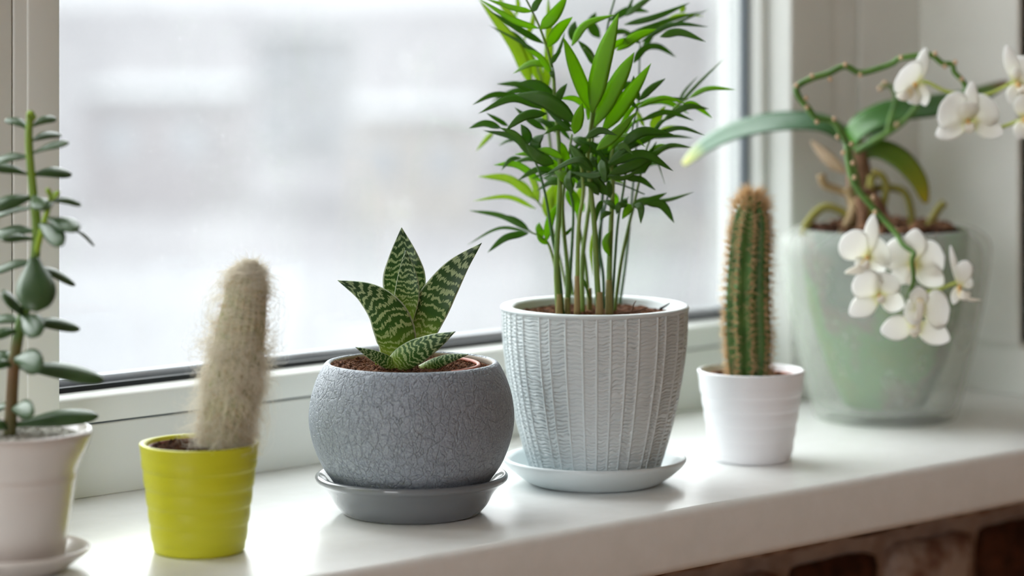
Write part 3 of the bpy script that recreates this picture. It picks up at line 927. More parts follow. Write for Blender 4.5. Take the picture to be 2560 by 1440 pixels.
for k in range(NZ):
    y = yy[k]
    wy = np.array([np.interp((1186 - y) / 413.5 * 39, np.arange(40), wob[p]) for p in range(len(edges))])
    w2 = np.array([np.interp((1186 - y) / 413.5 * 59, np.arange(60), wob2[p]) for p in range(len(edges))])
    ph_ = 2 * math.pi * (y + slo[idx] * q * 6 + wy[idx] * 1.5 + w2[idx] * q * 2.2 + 1.2 * np.sin(q * 5 + pha[idx])) / per[idx]
    cyc = (ph_ / (2 * math.pi)) % 1.0
    wave = (.45 - 2.0 * np.exp(-((cyc - .5) / .155) ** 2)) * asym[idx] * (1 + .35 * np.sin(q * 3 + w2[idx] * 2))
    topf = min(1, (1186 - y) / 6) * 1.0
    r = (rr[k] - 2.0 + 3.0 * rib + inside * (2.5 * wave) * topf) * sP
    V.append(np.stack([r * np.cos(th), r * np.sin(th), np.full(NTH, (1186 - y) * sP)], 1))
tail = [(234, 772), (235.5, 770), (235.8, 767), (234, 764), (230, 762.5), (224, 762), (213, 763), (207, 766), (204, 772), (198, 820), (0, 820)]
head = [(0, 1186), (150, 1186)]
Vh = [np.stack([r * sP * np.cos(th), r * sP * np.sin(th), np.full(NTH, (1186 - y) * sP)], 1) for r, y in head]
Vt = [np.stack([r * sP * np.cos(th), r * sP * np.sin(th), np.full(NTH, (1186 - y) * sP)], 1) for r, y in tail]
allr = Vh + V + Vt
a = np.arange(NTH); b = (a + 1) % NTH
Fc = np.vstack([np.stack([i * NTH + a, i * NTH + b, (i + 1) * NTH + b, (i + 1) * NTH + a], 1) for i in range(len(allr) - 1)])
mesh_obj('plant_pot', np.vstack(allr), Fc, M['pale_glaze'], palm)
soil_disc('soil', 202 * sP, (1186 - 786) * sP, M['soil_brown'], palm, 0.0009, 30, 80, seed=12)
crumbs('soil_crumbs', lambda g: (lambda r, th: np.array([r * math.cos(th), r * math.sin(th), (1186 - 783) * sP]))(g.uniform(0, 1) ** .5 * 185 * sP, g.uniform(0, 6.28)), 500, 4 * sP, M['soil_brown'], palm, 19)
M['twig'] = mat('dry_root_twig', rgb(96, 70, 54), 0.8, 0.2)
M['twig_dark'] = mat('dark_twig', rgb(44, 48, 50), 0.7, 0.3)
tube_px('twig', [(1560, 786, ZP - .03), (1578, 780, ZP - .03), (1584, 762, ZP - .03), (1590, 752, ZP - .03)], 2.4, M['twig'], palm, pr_, 10, 6, 1)
tube_px('twig', [(1545, 783, ZP - .03), (1590, 778, ZP - .03), (1620, 768, ZP - .028)], 2.2, M['twig'], palm, pr_, 10, 6, 1)
tube_px('twig', [(1650, 772, ZP), (1662, 766, ZP), (1676, 756, ZP)], 3.2, M['twig_dark'], palm, pr_, 8, 6, 1.5)

def palm_leaf(name, c1, c2, tr, trc, rough=.42):
    m = mat(name, c1, rough, 0.45); t = NT(m)
    tcn = t.n('TexCoord'); s_ = t.n('SeparateXYZ'); t.l(tcn.outputs['UV'], s_.inputs[0])
    fine = t.n('CombineXYZ'); t.l(t.math('MULTIPLY', s_.outputs['X'], 26), fine.inputs[0]); t.l(t.math('MULTIPLY', s_.outputs['Y'], 1.5), fine.inputs[1])
    nn = t.noise(fine.outputs[0], 1, 2)
    oi = t.n('ObjectInfo')
    fac = t.math('ADD', t.math('MULTIPLY', nn.outputs['Fac'], .9), t.math('MULTIPLY', oi.outputs['Random'], .5))
    cc = t.ramp(fac, [(.35, c1), (1.0, c2)])
    t.l(cc, t.b.inputs['Base Color'])
    t.bump(nn.outputs['Fac'], .4, .0005)
    add_translucent(t, tr, col=trc)
    return m
M['pl_d'] = palm_leaf('palm_leaf_mature', rgb(46, 84, 28), rgb(76, 114, 34), .36, rgb(120, 172, 14))
M['pl_b'] = palm_leaf('palm_leaf_fresh', rgb(84, 126, 20), rgb(110, 150, 24), .55, rgb(166, 212, 12))
M['pl_l'] = palm_leaf('palm_leaf_young', rgb(140, 172, 36), rgb(166, 194, 56), .5, rgb(186, 214, 40))
M['palm_stem'] = noise_mat('palm_stem_green', rgb(84, 118, 44), rgb(128, 152, 66), 70, 0.45, 0.4, coordscale=(1, 1, .25))
M['palm_stem_dark'] = noise_mat('palm_stalk_dark', rgb(44, 84, 44), rgb(74, 112, 52), 70, 0.45, 0.4, coordscale=(1, 1, .25))
M['palm_sheath'] = noise_mat('palm_sheath_brown', rgb(120, 118, 62), rgb(150, 128, 84), 90, 0.6, 0.3, coordscale=(1, 1, .25))
STEMS = [  # points px, radius px bottom, top, dz cm, material
 ([(1397, 790), (1391, 670), (1397, 533), (1400, 456), (1399, 380), (1392, 300), (1387, 251), (1384, 193), (1378, 160), (1367, 120), (1351, 73), (1331, 29), (1312, -8)], 7.5, 2.2, -1.5, 's'),
 ([(1416, 790), (1419, 685), (1410, 579), (1407, 502), (1416, 430), (1430, 335)], 6, 3, -.5, 's'),
 ([(1443, 790), (1444, 655), (1448, 551), (1458, 480), (1452, 400)], 6, 4, -2, 's'),
 ([(1457, 790), (1456, 655), (1468, 551), (1474, 510), (1478, 420), (1484, 311), (1489, 164), (1460, 118)], 6.5, 2.2, .5, 's'),
 ([(1474, 790), (1465, 670), (1452, 590), (1440, 520)], 5, 3, 2, 'b'),
 ([(1499, 790), (1492, 685), (1486, 563), (1475, 456), (1470, 390), (1480, 290), (1484, 240)], 8, 4, -2, 's'),
 ([(1523, 790), (1524, 655), (1529, 533), (1532, 456), (1528, 400), (1540, 340)], 8, 3.5, -1, 's'),
 ([(1535, 790), (1553, 655), (1575, 551), (1584, 517), (1602, 435), (1625, 350), (1682, 273), (1722, 245)], 5, 1.6, 1, 'b'),
 ([(1530, 790), (1532, 740), (1544, 563), (1559, 472), (1567, 410), (1578, 340), (1590, 280), (1598, 251)], 4, 1.8, -.5, 'd'),
 ([(1420, 790), (1426, 680), (1431, 594), (1433, 527), (1425, 480), (1405, 440), (1370, 410)], 4.5, 2.2, 0, 'd'),
 ([(1402, 790), (1391, 685), (1373, 615), (1352, 592), (1325, 580)], 5, 2, 1, 'b'),
 ([(1408, 790), (1398, 680), (1382, 600), (1366, 500), (1349, 432), (1333, 395), (1310, 360), (1270, 327), (1232, 316)], 4.5, 1.6, -1, 'd'),
 ([(1510, 790), (1508, 690), (1497, 600), (1512, 520), (1534, 440), (1560, 370), (1606, 337)], 4.5, 2, 2.5, 'd'),
 ([(1490, 790), (1500, 600), (1516, 300), (1516, 93), (1538, -10)], 5, 2.5, 4, 'd'),
 ([(1545, 790), (1566, 640), (1582, 470), (1592, 330), (1598, 180), (1600, 108)], 4, 1.8, 5, 'd'),
 ([(1430, 790), (1398, 640), (1372, 545), (1345, 505), (1325, 490)], 4, 1.6, 5, 'b'),
 ([(1440, 790), (1405, 560), (1378, 380), (1360, 230), (1335, 140)], 5, 2, 6, 'b'),
 ([(1512, 452), (1560, 464), (1612, 486)], 2.4, 1.8, 0, 'd'),
]
stem_objs = []
for pts, r0, r1, dz, mk in STEMS:
    P = [(x, y, ZP + dz / 100) for x, y in pts]
    o = tube_px('frond_stem', P, r0, {'s': M['palm_stem'], 'd': M['palm_stem_dark'], 'b': M['palm_stem']}[mk], palm, pr_, 46, 9, r1)
    sm = smooth_path(np.array([(x, y, 0) for x, y in pts], float), 40)[:, :2]
    stem_objs.append((o, sm, dz))
# sheaths and a swelling bud on the canes
for x, y0_, y1_, r, dz in ((1398, 788, 735, 9.5, -1.6), (1443, 788, 690, 8.5, -2.1), (1474, 788, 720, 8, 1.4), (1499, 788, 730, 10.5, -2.1), (1523, 788, 700, 10.5, -1.2), (1418, 788, 745, 8.5, -.8)):
    tube_px('sheath', [(x, y0_, ZP + dz / 100), (x, (y0_ + y1_) / 2, ZP + dz / 100), (x - .5, y1_, ZP + dz / 100)], r, M['palm_sheath'], palm, pr_, 10, 10, r * .72)
LV = [  # bx,by, cx,cy, tx,ty, width, tone, dz(cm)
 (1331, 29, 1285, 20, 1212, -4, 15, 'b', -2), (1333, 29, 1342, 8, 1362, -14, 18, 'd', -2), (1351, 73, 1385, 38, 1420, -14, 32, 'b', -2.5), (1347, 71, 1285, 50, 1200, -2, 17, 'b', -1.5),
 (1360, 109, 1300, 75, 1222, 26, 17, 'd', 0), (1369, 118, 1395, 75, 1432, 42, 29, 'b', -2.5), (1369, 153, 1310, 110, 1220, 62, 9, 'd', 1), (1378, 160, 1388, 142, 1404, 126, 13, 'd', -2),
 (1384, 195, 1380, 180, 1381, 158, 12, 'd', -2), (1378, 160, 1400, 120, 1412, 80, 9, 'd', 1),
 (1330, 215, 1285, 110, 1196, -4, 32, 'l', 7), (1362, 250, 1372, 120, 1370, -12, 23, 'l', 7), (1345, 205, 1318, 130, 1290, 95, 22, 'l', 8), (1310, 100, 1330, 60, 1332, 30, 14, 'l', 7), (1372, 340, 1352, 230, 1352, 130, 18, 'l', 8),
 (1300, 60, 1262, 20, 1245, -10, 16, 'l', 7), (1290, 40, 1295, 10, 1290, -12, 12, 'l', 8),
 (1429, 115, 1465, 62, 1538, 36, 20, 'b', -1), (1480, 280, 1440, 180, 1408, 92, 36, 'b', -3), (1489, 166, 1470, 130, 1444, 100, 20, 'd', 1), (1440, 105, 1432, 80, 1438, 52, 26, 'd', 3), (1500, 95, 1478, 62, 1490, 30, 26, 'd', 8),
 (1480, 282, 1509, 150, 1547, 32, 48, 'b', -3.5), (1487, 316, 1545, 205, 1586, 130, 42, 'b', -3), (1505, 330, 1568, 245, 1628, 158, 38, 'b', -2.5), (1491, 375, 1540, 335, 1592, 279, 28, 'b', -4),
 (1470, 300, 1478, 250, 1475, 200, 22, 'b', -1), (1482, 330, 1500, 270, 1508, 230, 18, 'l', 1),
 (1598, 251, 1585, 220, 1584, 188, 19, 'd', -1.5), (1598, 251, 1630, 220, 1664, 196, 18, 'd', -1.5), (1593, 271, 1560, 238, 1505, 217, 16, 'd', -2), (1593, 271, 1650, 248, 1722, 246, 9, 'd', -1),
 (1598, 303, 1665, 280, 1736, 302, 14, 'd', -1), (1672, 290, 1740, 215, 1812, 145, 8, 'd', 5), (1690, 270, 1710, 230, 1745, 190, 7, 'd', 7), (1722, 245, 1770, 222, 1840, 224, 13, 'b', 2), (1704, 264, 1735, 262, 1782, 296, 18, 'b', 1),
 (1631, 325, 1642, 295, 1664, 264, 24, 'l', 4), (1590, 275, 1602, 300, 1612, 320, 12, 'l', 5), (1625, 350, 1670, 320, 1738, 325, 12, 'l', 5), (1620, 345, 1680, 340, 1735, 345, 9, 'd', 4),
 (1560, 62, 1640, 42, 1726, 6, 16, 'd', 4), (1556, 92, 1650, 58, 1752, 28, 13, 'd', 5), (1542, 126, 1590, 92, 1642, 72, 25, 'b', 0), (1600, 106, 1680, 62, 1772, 67, 13, 'd', 4), (1650, 92, 1700, 80, 1766, 105, 20, 'd', 1),
 (1584, 157, 1610, 122, 1655, 112, 17, 'd', 2), (1564, 40, 1600, 12, 1644, -18, 16, 'd', 4), (1566, 38, 1575, 14, 1585, -12, 9, 'd', 6), (1600, 108, 1580, 92, 1552, 74, 14, 'd', 4), (1640, 78, 1690, 40, 1762, 40, 11, 'l', 7), (1620, 90, 1680, 62, 1775, 22, 9, 'd', 7), (1700, 30, 1708, 20, 1704, 10, 14, 'l', 8),
 (1440, 306, 1365, 252, 1290, 236, 42, 'd', -3.5), (1392, 256, 1345, 215, 1294, 207, 32, 'd', -1), (1345, 236, 1300, 212, 1240, 210, 17, 'd', 2), (1356, 272, 1282, 246, 1195, 284, 21, 'd', -1.5), (1320, 250, 1240, 236, 1180, 262, 15, 'd', 1),
 (1366, 284, 1312, 290, 1263, 327, 24, 'd', -3.5), (1363, 325, 1325, 300, 1286, 268, 17, 'd', 0), (1430, 326, 1395, 318, 1357, 337, 15, 'd', -2), (1430, 328, 1395, 300, 1358, 265, 13, 'd', -3.5),
 (1330, 395, 1290, 345, 1208, 326, 19, 'd', -1), (1318, 362, 1316, 335, 1302, 310, 26, 'd', -1.5), (1340, 382, 1340, 355, 1360, 335, 28, 'd', -2), (1385, 408, 1345, 392, 1314, 358, 32, 'd', -2.5), (1302, 394, 1275, 400, 1253, 426, 12, 'd', 1), (1270, 315, 1245, 300, 1215, 282, 12, 'd', 1),
 (1240, 318, 1220, 310, 1180, 311, 7, 'd', 4), (1235, 330, 1215, 350, 1190, 378, 12, 'l', 9), (1300, 350, 1270, 352, 1245, 365, 7, 'd', 6),
 (1436, 335, 1446, 295, 1456, 257, 29, 'b', -4), (1482, 428, 1450, 395, 1423, 361, 27, 'd', -4), (1430, 320, 1412, 300, 1402, 270, 10, 'd', -3), (1388, 262, 1400, 235, 1418, 208, 20, 'd', -2), (1480, 424, 1440, 400, 1355, 442, 16, 'd', -4.5),
 (1347, 505, 1335, 455, 1303, 406, 17, 'l', 5), (1340, 500, 1275, 448, 1195, 441, 22, 'l', 5.5), (1340, 522, 1270, 492, 1182, 502, 12, 'l', 6), (1345, 505, 1310, 460, 1270, 444, 10, 'l', 8),
 (1330, 580, 1255, 540, 1172, 526, 14, 'd', 3), (1320, 570, 1285, 548, 1250, 538, 14, 'd', 4), (1328, 582, 1250, 570, 1168, 612, 8, 'd', 4), (1320, 584, 1265, 594, 1218, 632, 18, 'd', 1), (1365, 604, 1375, 550, 1396, 506, 22, 'b', 0), (1358, 592, 1348, 575, 1348, 556, 20, 'b', 1), (1372, 610, 1352, 600, 1340, 578, 12, 'b', 1),
 (1370, 548, 1372, 500, 1384, 458, 30, 'l', 5), (1380, 520, 1392, 480, 1398, 440, 24, 'l', 5), (1440, 520, 1450, 490, 1462, 450, 26, 'l', 4), (1445, 540, 1440, 500, 1430, 470, 18, 'b', 1), 
 (1503, 400, 1508, 425, 1515, 457, 24, 'd', -5), (1518, 414, 1605, 384, 1684, 428, 24, 'd', -4), (1522, 436, 1590, 410, 1674, 364, 27, 'd', -2), (1588, 436, 1600, 415, 1642, 380, 40, 'd', -1), (1552, 368, 1605, 330, 1684, 336, 26, 'd', -3.5), (1545, 374, 1560, 364, 1584, 388, 18, 'd', -4.5), (1464, 346, 1500, 326, 1543, 338, 19, 'd', -4.5),
 (1560, 372, 1620, 345, 1672, 320, 17, 'd', 0), (1530, 412, 1560, 370, 1600, 360, 30, 'd', -1), (1600, 395, 1620, 392, 1642, 352, 15, 'd', 1), (1610, 398, 1640, 400, 1662, 460, 5, 'd', 2), (1520, 430, 1480, 440, 1425, 430, 16, 'd', -4), (1515, 440, 1560, 445, 1605, 420, 13, 'd', -3),
 (1582, 511, 1625, 500, 1668, 482, 18, 'd', 0), (1600, 505, 1670, 500, 1735, 480, 10, 'd', 2), (1612, 508, 1655, 512, 1686, 558, 23, 'd', -1), (1586, 512, 1602, 520, 1602, 560, 20, 'd', -2), (1578, 512, 1568, 525, 1555, 548, 22, 'b', -1), (1568, 512, 1548, 515, 1541, 536, 17, 'd', -2), (1566, 516, 1562, 500, 1572, 492, 14, 'd', 0), (1585, 510, 1605, 500, 1625, 492, 13, 'd', 1),
 (1538, 524, 1525, 508, 1505, 502, 15, 'd', -2), (1528, 530, 1512, 536, 1500, 550, 14, 'd', -2), (1523, 640, 1514, 605, 1526, 576, 17, 'b', -1.5), (1510, 500, 1495, 520, 1490, 560, 14, 'd', -1), (1405, 590, 1420, 580, 1438, 560, 9, 'd', 0),
 (1490, 560, 1478, 620, 1482, 690, 9, 'l', 1), (1456, 690, 1466, 720, 1476, 760, 6, 'd', -2),
]
g = np.random.default_rng(77)
for _ in range(52):       # finer side leaflets filling the crown
    sx = int(g.integers(0, 17)); pth = STEMS[sx][0]
    pp = smooth_path(np.array([(x, y, 0) for x, y in pth], float), 30)
    cand = [p for p in pp if p[1] < 470 and p[1] > 30]
    if not cand: continue
    p = cand[int(g.integers(0, len(cand)))]
    side = np.sign(p[0] - 1475 + g.normal(0, 60)) or 1
    an = g.uniform(-1.0, .25)
    L = g.uniform(70, 140)
    tx = p[0] + side * math.cos(an) * L; ty = p[1] + math.sin(an) * L + L * .12
    LV.append((p[0], p[1], p[0] + side * math.cos(an) * L * .5, p[1] + math.sin(an) * L * .5 - L * .10, tx, ty, g.uniform(10, 19), g.choice(['d', 'd', 'b', 'l'], p=[.5, .2, .2, .1]), STEMS[sx][3] + g.uniform(-1, 3)))
for _ in range(46):       # the dense heart of the clump
    bx = g.uniform(1405, 1545); by2 = g.uniform(370, 500)
    an = g.uniform(-2.9, -.2) if g.random() < .65 else g.uniform(.3, 2.8)
    L = g.uniform(45, 105) * (1 if an < 0 else .7)
    tx = bx + math.cos(an) * L; ty = by2 + math.sin(an) * L * .8
    LV.append((bx, by2, (bx + tx) / 2 + g.uniform(-10, 10), (by2 + ty) / 2 - g.uniform(0, 14), tx, ty, g.uniform(15, 29), g.choice(['d', 'd', 'd', 'b']), g.uniform(-3, 4)))
for (bx, by2, cx, cy, tx, ty, wd, tone, dz) in LV:
    k = min(range(len(stem_objs)), key=lambda i: np.min(np.hypot(stem_objs[i][1][:, 0] - bx, stem_objs[i][1][:, 1] - by2)) + 4 * abs(stem_objs[i][2] - dz))
    Z0 = ZP + dz / 100
    out_ = g.uniform(-1.2, 1.2) / 100
    # bezier control given as a point on the leaf: put it in the middle
    leaf_px('leaflet', [(bx, by2, Z0), (cx, cy, Z0 + out_ * .4 - .003), (tx, ty, Z0 + out_)], wd, w_lance, M['pl_' + tone], stem_objs[k][0], pr_, .0, .0, .16, 15, 4, g.uniform(-.5, .5), .0005)

# ------------------------------------------------------------------ column cactus in white pot
ZC = 2.035; sC = ZC / F
bc = U(1878, 1149, ZC); bc[2] = 0
colc = thing('potted_cactus', 'ribbed green column cactus with tan spines in small white pot', 'potted plant', bc)
M['white_pot'] = mat('white_pot_glaze', rgb(236, 236, 239), 0.35, 0.45)
lathe('plant_pot', ribbed(98.5, 134, 1149, 924, sC, [(18, 52), (56, 90), (94, 126), (130, 162), (166, 196)], 1.7, 112, 160, 9), None, M['white_pot'], colc, 128)
soil_disc('soil', 116 * sC, 205 * sC, M['soil_brown'], colc, 0.0012, 20, 60, seed=31)
lathe('inner_pot', [(108 * sC, 170 * sC), (117 * sC, 208 * sC), (115 * sC, 210 * sC), (110 * sC, 208 * sC), (104 * sC, 170 * sC)], None, M['terracotta'], colc, 80)
axc = smooth_path([U(1872, 945, ZC), U(1871, 860, ZC), U(1868, 760, ZC), U(1872, 640, ZC), U(1877, 560, ZC), U(1880, 487, ZC)], 90)
tt = np.linspace(0, 1, 90)
rc_ = np.interp(tt, [0, .06, .25, .45, .65, .8, .88, .94, .98, 1], [47, 50, 56, 54, 50, 46, 40, 30, 17, 4])
rc_ = np.convolve(np.pad(rc_, 3, mode='edge'), np.ones(7) / 7, 'valid')
T = np.gradient(axc, axis=0); T /= np.linalg.norm(T, axis=1, keepdims=True)
NR = 9
nth = 180
th = np.linspace(0, 2 * math.pi, nth, endpoint=False)
V = []; fr2 = []
for i in range(90):
    N_ = nrm(-D - T[i] * np.dot(-D, T[i])); B_ = np.cross(T[i], N_); fr2.append((N_, B_))
    prof_ = np.abs(np.cos(NR * (th - .1) / 2)) ** 1.3
    r = rc_[i] * sC * (.80 + .22 * prof_)
    V.append(axc[i] + r[:, None] * (np.cos(th)[:, None] * N_ + np.sin(th)[:, None] * B_))
a = np.arange(nth); b = (a + 1) % nth
Fc = [tuple(x) for i in range(89) for x in np.stack([i * nth + a, i * nth + b, (i + 1) * nth + b, (i + 1) * nth + a], 1)]
Fc.append(tuple(range(89 * nth, 90 * nth)))
M['cactus_green'] = noise_mat('column_cactus_skin', rgb(58, 94, 40), rgb(86, 120, 60), 60, 0.5, 0.35)
cb_ = mesh_obj('cactus_body', np.vstack(V), Fc, M['cactus_green'], colc, bc)
g = np.random.default_rng(41)
sv = []; wv_ = []
for k in range(NR):
    t_ang = .1 + 2 * math.pi * k / NR
    for i in range(2, 90, 3):
        N_, B_ = fr2[i]
        nd = math.cos(t_ang) * N_ + math.sin(t_ang) * B_
        tg_ = -math.sin(t_ang) * N_ + math.cos(t_ang) * B_
        p = axc[i] + nd * rc_[i] * sC * 1.01
        wv_.append(tube_data([p - T[i] * 4 * sC, p + nd * 1.5 * sC, p + T[i] * 4 * sC], [1.0 * sC, 2.3 * sC, 1.0 * sC], 6))
        topb = 1.0 if tt[i] > .88 else 0
        for _ in range(13 + int(5 * topb)):
            d_ = nrm(nd * g.uniform(.5, 1.1) + tg_ * g.normal(0, .75) + T[i] * (g.normal(0, .6) + topb * .8))
            L = g.uniform(12, 30) * sC * (1 + .5 * topb)
            sv.append(tube_data([p, p + d_ * L * .5, p + d_ * L], [.85 * sC, .6 * sC, .12 * sC], 3))
M['areole'] = mat('areole_wool', rgb(222, 180, 138), .8, .1)
M['spine2'] = hair_m('pale_tan_spine', rgb(232, 204, 158), .35)
V, Fc = merge(sv); mesh_obj('spines', V, Fc, M['spine2'], cb_, bc, kind='stuff')
V, Fc = merge(wv_); mesh_obj('areoles', V, Fc, M['areole'], cb_, bc, kind='stuff')

# ------------------------------------------------------------------ orchid in frosted pot
ZO = 2.229; sO = ZO / F
bo = U(2212, 1046, ZO); bo[2] = 0
orchid = thing('potted_orchid', 'white moth orchid with arching flower spikes in frosted translucent pot', 'potted plant', bo)
def frosted():
    m = mat('frosted_pot', rgb(246, 247, 245), 0.25, 0.5); t = NT(m)
    nz = t.noise(t.coord('Object'), 22, 3)
    tp = t.n('BsdfTransparent'); tp.inputs['Color'].default_value = (.95, .96, .95, 1)
    tl = t.n('BsdfTranslucent'); tl.inputs['Color'].default_value = (.96, .97, .95, 1)
    m0 = t.n('MixShader'); m0.inputs[0].default_value = .5
    t.l(t.b.outputs[0], m0.inputs[1]); t.l(tl.outputs[0], m0.inputs[2])
    fac = t.ramp(nz.outputs['Fac'], [(.3, (.79, .79, .79, 1)), (.7, (.72, .72, .72, 1))])
    m1 = t.n('MixShader'); t.l(fac, m1.inputs[0]); t.l(m0.outputs[0], m1.inputs[1]); t.l(tp.outputs[0], m1.inputs[2])
    t.l(m1.outputs[0], t.o.inputs['Surface'])
    return m
M['frosted'] = frosted()
prof = py([(0, 1046, 0), (160, 1046, 6), (176, 1040, 8), (194, 980, 20), (220, 880, 20), (246, 760, 25), (262, 660, 20), (265, 615, 14), (258, 590, 14), (232, 572, 10), (216, 566, 5), (208, 570, 5), (210, 582, 6), (236, 606, 12), (244, 640, 15), (236, 740, 20), (208, 880, 20), (182, 990, 12), (166, 1020, 8), (0, 1022, 0)], sO, 1046)
lathe('plant_pot', round_prof(prof, 6), None, M['frosted'], orchid, 128, label='frosted translucent outer pot')
mi = mat('nursery_pot', rgb(90, 110, 80), .35, .4); t = NT(mi)
co = t.coord('Object'); nz = t.noise(co, 13, 4, .55); nz2 = t.noise(co, 300, 2)
cr_ = t.ramp(nz.outputs['Fac'], [(.36, rgb(96, 128, 40)), (.45, rgb(70, 132, 56)), (.52, rgb(110, 92, 76)), (.57, rgb(60, 92, 62)), (.66, rgb(36, 64, 48))])
spk = t.ramp(nz2.outputs['Fac'], [(.66, (0, 0, 0, 1)), (.72, (1, 1, 1, 1))])
t.l(t.mix(spk, cr_, rgb(186, 196, 186)), t.b.inputs['Base Color'])
M['nursery'] = mi
prof = py([(0, 1016, 0), (92, 1016, 5), (104, 1008, 8), (140, 930, 20), (168, 850, 20), (192, 760, 20), (205, 660, 15), (208, 575, 4), (204, 571, 2), (200, 578, 3), (196, 660, 10), (186, 700, 10), (0, 700, 0)], sO, 1046)
lathe('inner_pot', round_prof(prof, 5), None, M['nursery'], orchid, 96, label='mossy green inner nursery pot full of roots')
M['bark'] = noise_mat('bark_chips', rgb(70, 44, 32), rgb(150, 112, 84), 160, .9, .2, .6, .001)
M['bark_dark'] = noise_mat('bark_substrate', rgb(38, 24, 18), rgb(74, 48, 36), 200, .95, .1, .5, .001)
soil_disc('bark_bed', 198 * sO, (1046 - 582) * sO, M['bark_dark'], orchid, .004, 18, 50, seed=51)
crumbs('bark_chips', lambda g: (lambda r, th: np.array([r * math.cos(th), r * math.sin(th), (1046 - 572) * sO + g.uniform(0, .003)]))(g.uniform(0, 1) ** .5 * 180 * sO, g.uniform(0, 6.28)), 170, 17 * sO, M['bark'], orchid, 52)
M['orchid_leaf'] = noise_mat('orchid_leaf_green', rgb(44, 98, 50), rgb(64, 120, 58), 40, 0.3, 0.5)
def orl(name, stops, rough=.35, tr=.15):
    m = mat(name, stops[0][1], rough, .5, **{'Coat Weight': .3, 'Coat Roughness': .2}); t = NT(m)
    tcn = t.n('TexCoord'); s_ = t.n('SeparateXYZ'); t.l(tcn.outputs['UV'], s_.inputs[0])
    cr = t.ramp(s_.outputs['Y'], stops); t.l(cr, t.b.inputs['Base Color']); add_translucent(t, tr, colsock=cr); return m
M['ol1'] = orl('orchid_leaf_yellow_tip', [(0, rgb(66, 108, 38)), (.25, rgb(62, 104, 66)), (.82, rgb(84, 128, 96)), (.93, rgb(176, 190, 96)), (1, rgb(206, 206, 90))])
M['ol2'] = orl('orchid_leaf_red_tip', [(0, rgb(86, 150, 30)), (.2, rgb(66, 122, 42)), (.6, rgb(50, 90, 44)), (.9, rgb(80, 104, 44)), (1, rgb(120, 70, 50))])
M['ol3'] = orl('orchid_leaf_old', [(0, rgb(70, 104, 22)), (.5, rgb(104, 134, 34)), (.8, rgb(150, 156, 40)), (1, rgb(196, 178, 30))], tr=.3)
M['husk'] = mat('dry_sheath', rgb(214, 192, 166), .8, .2)
M['root'] = noise_mat('aerial_root', rgb(150, 128, 92), rgb(172, 150, 116), 60, .8, .2)
M['root_green'] = noise_mat('aerial_root_green', rgb(138, 136, 66), rgb(160, 150, 84), 60, .7, .2)
M['root_brown'] = noise_mat('crown_brown', rgb(104, 76, 58), rgb(156, 122, 98), 90, .9, .2, .5, .001)
def w_strap(t): return np.clip(np.sin(np.pi * np.clip(t * .9 + .08, 0, 1)) ** .55, .05, 1)
up = np.array([0, 0, 1.0])
def oleaf(ctrl, wd, m, lab=None, Nr=None, n=26):
    leaf_px('leaf', ctrl, wd, w_strap, m, orchid, bo, .02, .06, .12, n, 6, 0, .0014, lab, Nr)
oleaf([(2128, 352, ZO), (2060, 312, ZO + .005), (1960, 306, ZO + .012), (1850, 326, ZO + .018), (1770, 362, ZO + .02), (1708, 412, ZO + .02)], 80, M['ol1'], None, nrm(to_cam(bo) * .62 + up * .8))
oleaf([(2118, 366, ZO), (2150, 320, ZO - .006), (2230, 282, ZO), (2330, 268, ZO + .01), (2430, 245, ZO + .02), (2520, 206, ZO + .03)], 86, M['ol2'], None, nrm(to_cam(bo) * .7 + up * .75))
oleaf([(2130, 392, ZO), (2190, 372, ZO - .003), (2250, 398, ZO - .008), (2295, 450, ZO - .01), (2316, 508, ZO - .01)], 58, M['ol3'], None, nrm(to_cam(bo) * .9 + up * .35))
oleaf([(2170, 352, ZO - .01), (2215, 325, ZO - .012), (2262, 300, ZO - .01)], 30, M['ol2'])
leaf_px('dry_sheath', [(2112, 430, ZO), (2075, 400, ZO - .002), (2028, 352, ZO)], 32, w_sepal, M['husk'], orchid, bo, .1, .1, .1, 14, 4)
tube_px('crown', [(2140, 352, ZO), (2145, 400, ZO), (2150, 450, ZO), (2160, 510, ZO), (2168, 585, ZO)], 20, M['root_brown'], orchid, bo, 24, 12, 46)
tube_px('crown', [(2150, 368, ZO), (2138, 420, ZO - .004), (2136, 470, ZO - .004)], 17, M['orchid_leaf'], orchid, bo, 12, 10, 12)
for pts, r, mk, dz in [([(2052, 436), (2062, 462), (2092, 474), (2125, 486), (2140, 500)], 11, 'root', -.01), ([(2180, 430), (2205, 440), (2216, 470), (2208, 520), (2214, 590)], 10, 'root_green', -.015), ([(2190, 470), (2235, 470), (2262, 482), (2276, 520), (2282, 592)], 10, 'root_green', .0),
                       ([(2310, 592), (2325, 560), (2345, 525), (2362, 506)], 11, 'root_green', .01), ([(2008, 590), (2020, 556), (2055, 520), (2090, 522), (2122, 545), (2140, 590)], 11, 'root_green', -.01), ([(2140, 500), (2128, 540), (2100, 590)], 12, 'root', -.02),
                       ([(2165, 470), (2190, 500), (2215, 545), (2245, 592)], 13, 'root_brown', -.02), ([(2150, 490), (2158, 540), (2150, 592)], 14, 'root_brown', -.025), ([(2120, 470), (2132, 520), (2128, 592)], 13, 'root', -.015), ([(2180, 440), (2174, 500), (2186, 592)], 11, 'root_green', -.02)]:
    tube_px('aerial_root', [(x, y, ZO + dz) for x, y in pts], r, M[mk], orchid, bo, 20, 9, r * .9)
M['spike'] = noise_mat('flower_spike_green', rgb(74, 112, 46), rgb(96, 134, 58), 60, .5, .35)
M['pedicel'] = mat('pedicel_lime', rgb(176, 190, 96), .5, .3)
ZS = ZO - .15
